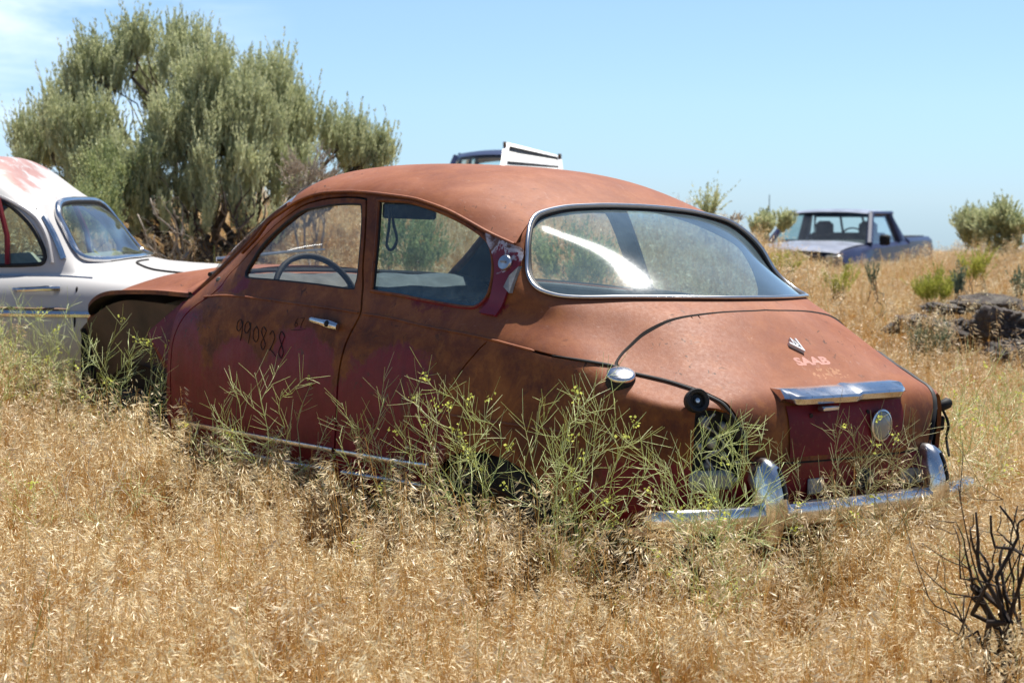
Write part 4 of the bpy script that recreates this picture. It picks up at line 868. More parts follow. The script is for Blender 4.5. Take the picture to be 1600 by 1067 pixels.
def field(y0,y1,dens,marg=1.4,kill=None):
    A=[]; wmax=.275*y1+marg; n=int(dens*2*wmax*(y1-y0)); x=rng.uniform(-wmax,wmax,n); y=rng.uniform(y0,y1,n); k=np.abs(x)<.275*y+marg
    if kill is not None: k&=~kill(x,y)
    return x[k],y[k]
def put(name,meshes,x,y,s0,s1,hvar=.25,label=None):
    z=ground_z(x,y)-.01; n=len(x); s=rng.uniform(s0,s1,n)*(1+hvar*(.6*vnoise(x,y,.8,9)+.4*vnoise(x,y,3.1,4)-.5)*2); hh=s*rng.uniform(.85,1.15,n)
    return scatter(name,meshes,np.stack([x,y,z],1),rng.uniform(0,2*np.pi,n),np.stack([s,s,hh],1),rng.normal(0,.10,(n,2)),label)
near=[clump(10+i,40,.11,(.24,.18,.28,.30)[i%4],(.38,.30,.42,.44)[i%4],M_HEAD,18,wide=.0016,lean=.26,spl=.019) for i in range(7)]
tall=[clump(80+i,16,.08,.34,.52,(M_HEADB,M_HEAD)[i%2],18,.0014,.06,.22,.024) for i in range(6)]
def car_band(x,y):
    q=np.stack([x,y,np.zeros_like(x),np.ones_like(x)],1)@CI.T; dx=np.maximum(np.maximum(-.85-q[:,0],q[:,0]-3.1),0); dy=np.maximum(np.abs(q[:,1])-.70,0); return np.hypot(dx,dy)
x,y=field(3.4,10.2,56,1.3); db=car_band(x,y); k=(~in_car(x,y,.02))&((db<.75)&(rng.random(len(x))<.9)|(rng.random(len(x))<.20)|((vnoise(x,y,1.3,21)>.62)&(rng.random(len(x))<.40)))
put('tall_brome_grass',tall,x[k],y[k],.76,1.08,.18)
x,y=field(3.4,10.2,58,1.3,lambda x,y:in_car(x,y,.0)|((car_band(x,y)<.62)&(rng.random(len(x))<.62)))
put('dry_cheatgrass',near,x,y,.66,1.02,.30)
midc=[clump(40+i,46,.17,.20,.36,M_HEADB if i%2 else M_HEAD,9,.0016,.05,.35,.020) for i in range(6)]
rocky=lambda x,y:((x>2.2)&(y>12.2)&(y<13.9)&(rng.random(len(x))<.86))|((x<-2.0)&(y<13.5)&(y>11.0)&(x>-6.5)&(rng.random(len(x))<.5))
x,y=field(10.2,22.5,36,2.0,rocky); put('dry_hillside_grass',midc,x,y,.85,1.25,.4)
x,y=field(10.4,20.5,6,2.0,lambda x,y:(x>1.9)&(x<4.3)&(y>14)|(x>2.2)&(y>11)&(y<14)&(rng.random(len(x))<.6)); put('tall_hillside_grass',tall,x,y,1.0,1.45,.2)
farc=[clump(60+i,40,.5,.2,.45,M_HEADB if i%2 else M_HEAD,9,.003,.05,.35,.035) for i in range(4)]
x,y=field(22.5,46,3.2,3.0); put('far_dry_grass',farc,x,y,.8,1.3,.3)
# ---------------- shrubs with needle-like leaf sprays ----------------
M_SAGE=leafy('sage_leaf',(.26,.29,.145),(.43,.46,.25),(.62,.64,.41),1.2,.42)
M_SAGEG=leafy('bright_sage_leaf',(.20,.25,.09),(.30,.35,.15),(.42,.46,.24),1.6,.35)
M_BLUESAGE=leafy('grey_green_leaf',(.10,.15,.09),(.16,.21,.13),(.24,.28,.18),2,.3)
M_YELLOWG=leafy('yellow_green_leaf',(.25,.28,.03),(.36,.38,.06),(.45,.45,.12),3,.4)
M_DEADLEAF=leafy('dead_pale_leaf',(.25,.20,.15),(.36,.30,.24),(.47,.42,.35),4,.2)
M_BARK=simple('grey_brown_bark',(.12,.095,.075),.9,0,.5,16,.2)
M_DEAD=simple('bleached_dead_wood',(.34,.29,.24),.85,0,.35,18,.2)
M_CHAR=simple('dark_dead_wood',(.045,.034,.028),.9,0,.5,22,.2)
def rot_to(d):
    d=d/np.linalg.norm(d); a=np.cross(d,[.3,.9,.1]); a/=np.linalg.norm(a); return a,np.cross(d,a),d
def sprays(bases,dirs,lens,nl,lw,ll,r):
    '''leaf sprays: many narrow leaves along each shoot, as big numpy arrays'''
    V=[];n=len(bases); t=r.random((n,nl))**.85; th=r.uniform(0,2*np.pi,(n,nl)); A=np.cross(dirs,r.normal(size=(n,3))); A/=np.linalg.norm(A,axis=1,keepdims=True); B=np.cross(dirs,A)
    rad=np.cos(th)[...,None]*A[:,None]+np.sin(th)[...,None]*B[:,None]
    p=bases[:,None]+dirs[:,None]*(lens[:,None]*t)[...,None]
    L_=ll*r.uniform(.6,1.4,(n,nl,1))*(1.15-.55*t)[...,None]; d=dirs[:,None]*.80+rad*r.uniform(.12,.55,(n,nl,1)); d/=np.linalg.norm(d,axis=-1,keepdims=True)
    s=np.cross(d,r.normal(size=(n,nl,3))); s/=np.linalg.norm(s,axis=-1,keepdims=True); s*=lw*r.uniform(.6,1.3,(n,nl,1))
    q=np.stack([p,p+d*L_*.5-s,p+d*L_,p+d*L_*.5+s],2).reshape(-1,3); m=n*nl; F=np.arange(m*4).reshape(m,4); return q,F
def branch(mb,p0,p1,r0,r1,r,wob=.08,k=6,n=7):
    t=np.linspace(0,1,n)[:,None]; P=p0+(p1-p0)*t; L_=np.linalg.norm(p1-p0); w=r.normal(0,wob*L_,(n,3))*np.sin(t*np.pi); P=cr_spline(P+w,2); mb.tube(P,np.linspace(r0,r1,len(P)),k); return P
def shrub(name,label,cat,base,lobes,leaf,bark,seed,nsh,slen,nl,lw,ll,up=.9,trunk_r=.05,group=None,twigs=40,wood=True,stem_n=None):
    r=np.random.default_rng(seed); base=np.array(base,float); root=empty(name,loc=base); tag(root,label,cat,group)
    mb=MB(); tips=[]
    tot=sum(np.prod(l[1])**(2/3.)*(l[2] if len(l)>2 else 1) for l in lobes); Bs=[];Ds=[];Ls=[]
    for li,l in enumerate(lobes):
        c=np.array(l[0],float)-base; rd=np.array(l[1],float); wgt=l[2] if len(l)>2 else 1
        n=int(nsh*np.prod(rd)**(2/3.)*wgt/tot)
        P0=np.array([r.normal(0,trunk_r*.8),r.normal(0,trunk_r*.8),-.05]); mid=np.array([c[0]*.45+r.normal(0,.06),c[1]*.45,c[2]*.45]); 
        if wood:
            A=branch(mb,P0,mid,trunk_r*r.uniform(.6,1.),trunk_r*.5,r,.07); B=branch(mb,A[-1],c,trunk_r*.5,trunk_r*.18,r,.08)
            for _ in range(int(twigs*wgt)):
                s=B[r.integers(3,len(B))]; d=r.normal(size=3); d[2]=abs(d[2])*.8+.1; d/=np.linalg.norm(d); e=c+d*rd*r.uniform(.5,.95); branch(mb,s,e,trunk_r*.16,trunk_r*.04,r,.06,4,4)
        # sub-clusters give the uneven, spiky outline
        nc=max(3,int(n/26)); d=r.normal(size=(nc,3)); d/=np.linalg.norm(d,axis=1,keepdims=True); cc=c+d*rd*(r.random((nc,1))**.42)
        idx=r.integers(0,nc,n); jit=r.normal(size=(n,3))*rd.min()*.20; b=cc[idx]+jit; b[:,2]-=slen*.3
        out_=(b-c)/rd; out_/=np.linalg.norm(out_,axis=1,keepdims=True)+1e-6; dd=out_*(1-up)*1.3+np.array([0,0,up])+r.normal(0,.13,(n,3)); dd/=np.linalg.norm(dd,axis=1,keepdims=True)
        Bs.append(b);Ds.append(dd);Ls.append(slen*r.uniform(.55,1.35,n)*(1+.35*(r.random(n)<.08)))
    Bs=np.vstack(Bs);Ds=np.vstack(Ds);Ls=np.concatenate(Ls); ok=Bs[:,2]>-.02; Bs,Ds,Ls=Bs[ok],Ds[ok],Ls[ok]
    q,F=sprays(Bs,Ds,Ls,nl,lw,ll,r)
    mesh('crown',q,F,leaf,root,False)
    if wood: mb.build('trunk',[bark],root,True)
    return root
def L3(u,v,d,ru,rv,rd=None,w=1.):
    k=d/FPX; v=v+(26 if v<250 else 8); rv*=.76; ru*=.82; return (pix(u,v,d),(ru*k,(rd or ru)*k,rv*k),w)
gz_=lambda x,y:float(ground_z(np.array([x]),np.array([y]))[0])
D=15.2
lob=[L3(62,200,D+.5,46,60),L3(100,150,D+.2,55,55),L3(150,95,D,55,50),L3(140,190,D-.3,75,60),L3(215,52,D+.1,38,34),L3(290,75,D,62,50),L3(235,110,D+.4,45,45,None,.5),L3(335,120,D-.5,72,62),L3(300,185,D-.7,80,60),L3(375,190,D-.6,75,62),L3(430,120,D+.2,60,50),L3(465,175,D+.1,52,52),L3(440,235,D-.2,65,45,None,.7),L3(530,205,D+.3,50,36),L3(585,222,D+.3,38,30),L3(560,245,D+.4,50,16,None,.6),L3(160,262,D-.6,62,42,None,.8),L3(232,262,D-.9,40,42,None,.9),L3(360,262,D-.8,70,42,None,.6),L3(60,240,D+.2,45,22,None,.6),L3(420,300,D-.4,40,34,None,.35),L3(400,135,D+.1,40,40,None,.5),L3(205,305,D-.9,60,30,None,.7),L3(275,300,D-.6,60,30,None,.7),L3(330,315,D-.9,60,26,None,.5),L3(120,280,D-.3,50,24,None,.6),L3(385,335,D-.9,30,30,None,.35),L3(230,340,D-1.0,50,22,None,.35),L3(430,350,D-.8,30,24,None,.25),L3(310,350,D-1.1,36,20,None,.3)]
bx=pix(330,400,D)
shrub('sagebrush_tree','tall grey-green sagebrush with a wide spiky crown behind the two cars','tree',(bx[0],bx[1],gz_(bx[0],bx[1])),lob,M_SAGE,M_BARK,3,9000,.26,42,.0042,.044,.93,.050,None,14)
def small(u,v,d,ru,rv,name,label,cat,leaf,bark,seed,n,slen,nl=18,lw=.006,ll=.035,up=.8,group=None,wood=True,tr=.009,twigs=4,lb=None):
    p=pix(u,v,d); g=gz_(p[0],p[1]); k=d/FPX; lobes=lb or [(np.array([p[0],p[1],max(g+.05,p[2]-rv*k*.8)]),(ru*k*.7,ru*k*.7,rv*k*.6)),(p,(ru*k,ru*k*.9,rv*k)),(p+[ru*k*.4,0,-rv*k*.2],(ru*k*.6,ru*k*.6,rv*k*.7)),(p-[ru*k*.45,0,rv*k*.25],(ru*k*.55,ru*k*.6,rv*k*.7))]
    return shrub(name,label,cat,(p[0],p[1],g),lobes,leaf,bark,seed,n,slen,nl,lw,ll,up,tr,group,twigs,wood)
small(150,325,13.6,42,44,'sagebrush','bright green young sagebrush leaning beside the white car roof','bush',M_SAGEG,M_BARK,11,420,.20,up=.85)
small(190,280,14.2,50,40,'sagebrush','pale green sagebrush shoots at the left foot of the tall sagebrush','bush',M_SAGEG,M_BARK,12,380,.20)
small(485,275,14.4,44,34,'dead_bush','pale grey dead bush between the tall sagebrush and the rusted roof','bush',M_DEADLEAF,M_DEAD,13,420,.07,20,.004,.018,.5,None,True,.02,40)
small(1106,322,17.5,15,16,'sagebrush','small upright sagebrush just right of the rusted roof','bush',M_SAGE,M_BARK,14,90,.22)
small(1138,345,17.5,18,12,'dead_bush','thin greyish dead bush right of the rear window','bush',M_DEADLEAF,M_DEAD,15,110,.07,16,.004,.016,.5,None,True,.008,22)
small(1192,352,20.5,20,11,'round_bush','small round green bush on the crest left of the pickup','bush',M_SAGE,M_BARK,16,420,.13,18,.007,.04,wood=False)
small(1226,350,20.8,8,9,'round_bush','tiny green bush touching the pickup mirror','bush',M_SAGE,M_BARK,17,150,.13,18,.007,.04,wood=False)
small(1518,360,20.3,27,20,'round_bush','low green bush on the crest, left of the darker bush','bush',M_SAGE,M_BARK,18,700,.15,20,.007,.04,wood=False)
small(1566,352,20,28,26,'round_bush','dense dark green round bush at the right end of the crest','bush',M_SAGE,M_BARK,19,1000,.13,22,.007,.04,.6,wood=False)
small(1462,452,14.2,32,18,'rabbitbrush','bright yellow-green rabbitbrush above the dark rocks','bush',M_YELLOWG,M_BARK,20,260,.13,14,.0028,.04,.8)
small(1524,415,15.5,20,17,'rabbitbrush','yellow-green rabbitbrush higher up the slope near the right edge','bush',M_YELLOWG,M_BARK,21,130,.13,14,.0028,.04,.8)
small(1310,440,14.8,28,16,'rabbitbrush','faint yellow-green rabbitbrush in the slope grass right of the car','bush',M_YELLOWG,M_BARK,22,90,.12,12,.0028,.04,.8)
small(1224,412,15,30,12,'rabbitbrush','sparse green rabbitbrush beside the rear window edge','bush',M_YELLOWG,M_BARK,23,70,.12,12,.0028,.04,.8)
small(1448,535,12.4,28,30,'sagebrush','blue-grey young sagebrush in front of the dark rocks','bush',M_BLUESAGE,M_BARK,24,230,.13,20,.0035,.026,.8)
small(1498,436,14.0,7,18,'sagebrush','narrow dark sagebrush sprig beside the yellow-green rabbitbrush','bush',M_BLUESAGE,M_BARK,25,50,.12,20,.004,.026,.9)
small(1364,430,15,6,16,'sagebrush','slender green sprig standing on the grass slope below the pickup','bush',M_BLUESAGE,M_BARK,26,26,.12,18,.004,.026,.9)
small(1590,440,14.2,10,24,'sagebrush','dark sagebrush sprig at the right edge above the rocks','bush',M_BLUESAGE,M_BARK,27,50,.12,18,.004,.026,.9)
# bushes seen through the car windows
small(640,375,12.6,60,40,'sagebrush','leafy green bush seen through the side window of the rusted car','bush',M_SAGEG,M_BARK,28,420,.16,18,.004,.03)
small(905,400,11.8,55,45,'sagebrush','grassy green bush seen through the rear window','bush',M_SAGEG,M_BARK,29,420,.18,18,.004,.035)
# bare dead sticks under the tall sagebrush
def sticks(name,label,base,ends,r0,m,seed,cat='dead branches',sub=3):
    r=np.random.default_rng(seed); mb=MB(); b=np.array(base,float); o_=[]
    for e in ends:
        e=np.array(e,float); P=branch(mb,b+r.normal(0,r0,3),e,r0*r.uniform(.6,1),r0*.22,r,.07,6,8)
        for _ in range(sub):
            i=r.integers(4,len(P)-2); d=(P[-1]-P[i]); L_=np.linalg.norm(d); d=d+r.normal(0,.45*L_,3); Q=branch(mb,P[i],P[i]+d*r.uniform(.4,.9),r0*.3,r0*.08,r,.08,5,5)
            for _ in range(2):
                j=r.integers(2,len(Q)); q=r.normal(0,.25*L_,3); q[2]=abs(q[2]); branch(mb,Q[j],Q[j]+q,r0*.12,r0*.05,r,.08,4,4)
    o=mb.build(name,[m],None,True); tag(o,label,cat); return o
p=pix(300,405,14.0); b=(p[0],p[1],gz_(p[0],p[1]))
sticks('dead_branches','tangle of bleached bare sticks under the tall sagebrush left side',b,[pix(215,335,13.8),pix(235,310,13.9),pix(260,330,14.2),pix(200,365,13.6),pix(285,320,14.0),pix(240,370,13.4)],.022,M_DEAD,31)
p=pix(345,400,14.2); b=(p[0],p[1],gz_(p[0],p[1]))
sticks('dead_branches','dark bare stems spreading beneath the middle of the tall sagebrush',b,[pix(300,300,14.2),pix(325,290,14.4),pix(375,290,14.2),pix(395,310,14.2),pix(350,300,14),pix(415,320,14.3)],.028,M_BARK,32)
# ---------------- basalt rocks ----------------
def rock_mat():
    m,nt,o=mat('lichened_basalt'); c=coords(nt); n=noise(nt,c,3,9,.7,.5); n2=noise(nt,c,22,7,.7)
    col=ramp(nt,n,[(.3,(.06,.05,.045)),(.5,(.13,.11,.10)),(.68,(.22,.20,.17))]); col=mixc(nt,mapr(nt,n2,.52,.68,0,.7),col,(.24,.24,.20))
    bsdf(nt,o,col,.95,0,.2,bump=mth(nt,'ADD',n,n2),bstr=.9,bdist=.05); return m
M_ROCK=rock_mat()
def rock(u,v,d,su,sv,sd,seed,label):
    r=np.random.default_rng(seed); p=pix(u,v,d); k=d/FPX; n1,n2=34,56; V=[]
    ph=np.linspace(0,np.pi,n1); th=np.arange(n2)/n2*2*np.pi; dirs=np.array([[math.sin(a)*math.cos(b),math.sin(a)*math.sin(b),math.cos(a)] for a in ph for b in th])
    pl=r.normal(size=(16,3)); pl/=np.linalg.norm(pl,axis=1,keepdims=True); hts=r.uniform(.62,1.,16); rad=np.min(np.where(dirs@pl.T>.15,hts/np.maximum(dirs@pl.T,.15),9),1); rad=np.minimum(rad,1.15)
    rad*=1+.08*np.sin(dirs@r.normal(size=3)*7)+.06*np.sin(dirs@r.normal(size=3)*17)+.05*np.sin(dirs@r.normal(size=3)*33)+r.normal(0,.022,len(dirs))
    V=dirs*rad[:,None]*np.array([su*k,sd,sv*k])-[0,0,.06]; F=[(i*n2+j,i*n2+(j+1)%n2,(i+1)*n2+(j+1)%n2,(i+1)*n2+j) for i in range(n1-1) for j in range(n2)]
    o=mesh('basalt_rock',V,F,M_ROCK,None,30); o.location=p; tag(o,label,'rock','basalt outcrop on the slope'); return o
rock(1575,492,12.6,62,26,.40,1,'large flat-topped dark basalt rock at the right edge')
rock(1500,508,13.0,42,30,.30,2,'dark undercut basalt block left of the large flat rock')
rock(1590,540,12.2,50,28,.30,3,'lower basalt rock at the right edge under the flat-topped one')
rock(1432,492,13.1,36,16,.26,4,'low dark basalt ledge under the yellow-green bush')
rock(1535,462,13.7,52,14,.35,5,'pale lichened basalt slab just above the dark rocks')
rock(1470,468,13.8,40,9,.25,6,'thin stony shelf beneath the yellow-green bush')
rock(1395,500,13.2,20,9,.18,7,'small half-buried basalt lump at the left end of the outcrop')
# ---------------- tumble mustard plants ----------------
M_MSTEM=leafy('pale_green_stalk',(.36,.46,.07),(.50,.60,.14),(.72,.78,.38),9,.15,.6,gl=.12)
M_MDRY=leafy('dry_pale_stalk',(.40,.33,.22),(.52,.45,.33),(.62,.56,.45),9,.1,.6)
M_MPURP=leafy('brown_green_stalk',(.24,.20,.08),(.30,.28,.12),(.40,.40,.20),9,.15,.6)
def fl_mat():
    m,nt,o=mat('yellow_flower'); d=N(nt,'ShaderNodeBsdfDiffuse'); d.inputs[0].default_value=(.66,.70,.16,1); t=N(nt,'ShaderNodeBsdfTranslucent'); t.inputs[0].default_value=(.66,.70,.16,1); s=N(nt,'ShaderNodeMixShader'); L(nt,d.outputs[0],s.inputs[1]); L(nt,t.outputs[0],s.inputs[2]); L(nt,s.outputs[0],o.inputs[0]); return m
M_FLOWER=fl_mat()
def mustard(base,tips,seed,label,flowers=.3,stem=None,pods=1.,r0=.0028,group='green mustard weeds with needle pods',name='mustard_plant',dense=1.,cat='weed'):
    '''main stalk from base; tips = ends of the main boughs, podded side shoots fill each bough'''
    r=np.random.default_rng(seed); stem=stem or M_MSTEM; root=empty(name,loc=base); tag(root,label,cat,group); b=np.array(base,float); st=MB(); FH=[]
    tips=[np.array(t,float)-b for t in tips]; cen=np.mean(tips,0); crown=cen*.38*np.array([.5,.5,1]); crown[2]=max(crown[2],.12)
    branch(st,np.array([0,0,-.03]),crown,r0*1.25,r0,r,.03,5,6)
    def podded(P,rr,density):
        L_=np.linalg.norm(P[-1]-P[0]); n=max(3,int(L_*56*density)); 
        for k in range(n):
            t=.18+.82*(k+r.random()*.6)/n; i=t*(len(P)-1); i0=min(int(i),len(P)-2); p=P[i0]+(P[i0+1]-P[i0])*(i-i0); T_=P[i0+1]-P[i0]; T_/=np.linalg.norm(T_)
            s=np.cross(T_,r.normal(size=3)); s/=np.linalg.norm(s); d=T_*r.uniform(.55,1.)+s*r.uniform(.55,.95)+[0,0,.15]; d/=np.linalg.norm(d); pl=r.uniform(.045,.105)
            m_=p+d*pl*.5; e=p+d*pl+np.array([0,0,r.uniform(-.004,.006)]); st.tube(np.array([p,m_,e]),[.0006,.0008,.0005],3,cap=False)
    for tp in tips:
        s0=crown*r.uniform(.55,1.); P=branch(st,s0,tp,r0*.75,r0*.26,r,.05,5,7); podded(P[int(len(P)*.55):],.001,.8*pods)
        Lb=np.linalg.norm(tp-s0); ends=[P[-1]]
        for k in range(int(max(2,Lb*6.0)*dense)):
            i=r.integers(2,len(P)-1); T_=P[-1]-P[i-1]; T_/=np.linalg.norm(T_)+1e-9; s=r.normal(size=3); s-=T_*(s@T_); s/=np.linalg.norm(s); d=T_*r.uniform(.4,.9)+s*r.uniform(.6,1.1)+[0,0,.16]; d/=np.linalg.norm(d)
            L_=Lb*r.uniform(.22,.42); Q=branch(st,P[i],P[i]+d*L_,r0*.36,r0*.16,r,.05,4,5); podded(Q,.001,pods); ends.append(Q[-1])
        for e in ends:
            if r.random()<flowers:
                fl=MB(); FH.append(fl)
                for _ in range(r.integers(8,15)):
                    c=e+r.normal(0,.010,3)+[0,0,.004]; a=r.normal(size=3); a/=np.linalg.norm(a); u=np.cross(a,[0,.3,1]); u/=np.linalg.norm(u); v=np.cross(a,u); s_=.0046*r.uniform(.6,1.4)
                    fl.add([c-u*s_,c-v*s_,c+u*s_,c+v*s_],[(0,1,2,3)])
    st.build('stalks',[stem],root,True)
    for fl in FH: fl.build('flower_head',[M_FLOWER],root,False)
    return root
def MU(u0,v0,d,tips,seed,label,**k):
    '''root seen at photo column u0, distance d; boughs end at the listed photo points'''
    p=pix(u0,v0,d); base=(p[0],p[1],gz_(p[0],p[1])); r=np.random.default_rng(seed+99); T_=[pix(a,b+(22 if d>5.3 else 0),d+r.uniform(-.16,.10)) for a,b in tips]
    return mustard(base,T_,seed,label,**k)
MU(425,790,6.85,[(330,610),(360,575),(398,560),(440,590),(485,580),(530,625),(300,665),(345,690),(520,690),(455,640)],1,'sparse green mustard weed in front of the rusted door',flowers=.12)
MU(560,800,6.5,[(560,640),(600,600),(640,660),(650,590),(530,660),(690,620),(500,720),(620,700)],2,'green mustard weed in front of the rear side panel, left of the flowering one',flowers=.15)
MU(760,880,5.98,[(700,615),(735,605),(765,600),(665,640),(640,665),(720,660),(780,640),(680,610),(650,600)],3,'mustard weed with yellow flower tips in front of the wheel arch',flowers=.45)
MU(860,890,5.70,[(815,625),(845,600),(880,640),(905,600),(930,620),(990,640),(975,660),(940,600),(870,680),(960,600),(1015,700),(820,690)],4,'tallest flowering mustard weed, below the fuel cap',flowers=.28,dense=1.0)
MU(1120,830,5.42,[(1100,640),(1140,655),(1175,640),(1060,680),(1040,700),(1205,680),(1160,690),(1080,650),(1130,700),(1225,700),(1020,720),(1110,720)],5,'dense green mustard weed hiding the empty tail lamp opening',flowers=.08,dense=1.05)
MU(1262,860,5.62,[(1240,700),(1285,720),(1330,735),(1310,690),(1210,745)],7,'thin mustard weed between the overrider and the lock',flowers=.2,stem=M_MPURP)
MU(1372,870,5.75,[(1300,650),(1330,640),(1372,630),(1400,660),(1440,690),(1420,640),(1355,690),(1460,720),(1300,700)],8,'thin-stemmed mustard weed crossing the round reflector',flowers=.15,stem=M_MPURP)
MU(1108,1090,5.1,[(1060,800),(1090,780),(1140,820),(1175,870),(1190,890),(1080,870),(1050,900),(1130,905)],9,'slender mustard weed standing alone in the foreground grass below the bumper',flowers=.15,pods=.7)
MU(215,720,7.85,[(150,540),(200,510),(240,540),(262,560),(170,575),(130,600),(225,600),(265,520),(140,510),(120,550)],10,'leafy flowering mustard weed in the open front wheel well',flowers=.3,dense=1.4)
MU(262,790,7.35,[(215,640),(250,610),(280,640),(310,650),(230,690),(290,700)],11,'mustard weed at the front lower corner of the door',flowers=.25)
MU(150,850,6.6,[(90,700),(140,690),(185,710),(110,760),(200,760)],12,'bleached dry mustard weed in the grass at lower left',flowers=0,stem=M_MDRY,pods=.5)
MU(60,860,6.6,[(10,690),(50,720),(90,740),(20,760),(100,790)],13,'green mustard weed near the left edge of the foreground',flowers=.05,pods=.8)
MU(170,870,6.4,[(180,740),(215,760),(235,720),(150,780)],14,'thin green mustard weed right of the bleached one',flowers=.05,pods=.8)
MU(545,1010,5.7,[(560,830),(530,860),(590,870),(505,870)],15,'short yellowish mustard weed in the middle foreground',flowers=.3,stem=M_MPURP,pods=.6)
MU(915,1060,5.5,[(890,860),(930,840),(960,880),(905,900)],16,'short brownish mustard weed in the foreground below the wheel arch',flowers=.2,stem=M_MPURP,pods=.6)
MU(370,1030,5.7,[(350,850),(385,870),(340,890)],17,'single brown stalk in the left foreground grass',flowers=.0,stem=M_MPURP,pods=.4)
MU(1540,790,7.5,[(1480,590),(1520,575),(1560,570),(1598,590),(1500,640),(1570,640),(1460,610),(1590,650),(1530,600)],18,'flowering mustard weed behind the right end of the bumper',flowers=.35,dense=2.0,r0=.0036)
MU(1600,800,8.6,[(1570,560),(1600,545),(1630,570),(1590,600),(1555,600)],19,'mustard weed at the right edge in front of the rocks',flowers=.3,dense=2.0,r0=.0036)
MU(1440,770,7.9,[(1400,570),(1440,575),(1470,600),(1480,560)],20,'mustard weed rising behind the far tail corner',flowers=.4,dense=1.8,r0=.0034)
MU(1610,1120,5.2,[(1500,860),(1530,900),(1575,850),(1610,880),(1470,920),(1555,960),(1600,1000),(1540,1020)],21,'green mustard weed around the dark dead branches at lower right',flowers=.05,dense=1.2)
MU(1505,760,6.6,[(1480,640),(1520,660),(1550,690),(1500,700)],22,'small mustard weed just right of the bumper tip',flowers=.1)
MU(40,700,9.2,[(0,520),(30,500),(60,530),(90,520),(20,560),(80,580),(110,560)],23,'flowering mustard weed in front of the white car',flowers=.35,dense=1.3)
MU(-30,740,9.0,[(-20,560),(10,580),(40,600),(-10,620),(30,640)],24,'mustard weed at the left edge beside the white car',flowers=.3)
for i_,(uu,dd) in enumerate(((-40,8.6),(25,8.5),(60,8.9),(100,8.6),(0,8.0))):
    MU(uu,720,dd,[(uu+rng.uniform(-45,45),rng.uniform(448,560)) for _ in range(9)],60+i_,['weed at the very left edge, tallest against the white door','mustard weed against the white car door, second from the left edge','mustard weed before the white car door handle','mustard weed at the nose of the rusted hood','low mustard weed in front of the left-edge weeds'][i_],flowers=.3,dense=1.0,r0=.003)
MU(95,660,9.8,[(70,490),(100,500),(120,530),(85,540)],25,'mustard weed under the white car tail',flowers=.3)
MU(650,830,6.3,[(600,700),(640,710),(680,700),(700,740),(590,740)],26,'tangled mustard weed in front of the rocker trim end',flowers=.1,dense=1.3)
sticks('dead_branches','dark charred-looking dead branches at the lower right corner',(pix(1592,1090,4.65)[0],pix(1592,1090,4.65)[1],0),[pix(1525,800,4.60),pix(1562,790,4.65),pix(1530,860,4.60),pix(1570,850,4.70),pix(1548,805,4.60)],.013,M_CHAR,41,sub=3)
sticks('dead_branches','low dark dead twigs left of the main dead branch at lower right',(pix(1540,1075,4.70)[0],pix(1540,1075,4.70)[1],.0),[pix(1490,940,4.70),pix(1507,930,4.75),pix(1460,1040,4.60),pix(1455,1060,4.50)],.008,M_CHAR,42,sub=2)
sticks('dead_branches','tall dark dead twig at the right edge',(pix(1625,1060,4.80)[0],pix(1625,1060,4.80)[1],.0),[pix(1590,790,4.80),pix(1600,850,4.80),pix(1630,820,4.80)],.008,M_CHAR,43,sub=1)
# ---------------- other vehicles ----------------
def white_paint():
    m,nt,o=mat('chalky_white_paint'); c=coords(nt); x=N(nt,'ShaderNodeSeparateXYZ'); L(nt,c,x.inputs[0]); n=noise(nt,c,3.2,8,.7,.6); f=noise(nt,c,30,6,.7)
    # red oxide wearing through along the roof and some edges
    g=mth(nt,'ADD',mapr(nt,x.outputs['Z'],1.22,1.52,-.45,.16),mapr(nt,n,.3,.7,-.42,.42)); g=mth(nt,'ADD',g,mapr(nt,f,.3,.7,-.08,.08)); g=mapr(nt,g,-.03,.13,0,.85)
    r2=mapr(nt,mth(nt,'ADD',noise(nt,c,6,9,.75,.8),0),.66,.69,0,.85)
    col=mixc(nt,r2,(.50,.485,.47),(.30,.11,.06)); col=mixc(nt,g,col,ramp(nt,f,[(.3,(.36,.15,.12)),(.7,(.46,.24,.20))])); bsdf(nt,o,col,.4,0,.4,bump=f,bstr=.08,bdist=.003); return m
M_WHITE=white_paint()
M_WHITEP=simple('plain_white_paint',(.62,.62,.63),.4,0,.12,6)
M_NAVY=simple('dark_blue_paint',(.028,.034,.080),.32,0.,.2,5,.35)
M_SKYGLARE=simple('sky_glare_blue_paint',(.27,.29,.35),.30,0.,.35,3,.5)  # pale colour stands for sky glare on the dark blue hood and roof
M_DKGLASS=glass('dark_cabin_glass',(.45,.60,.62),.05)
M_CLGLASS=glass('pale_cabin_glass',(.75,.88,.88),.04)
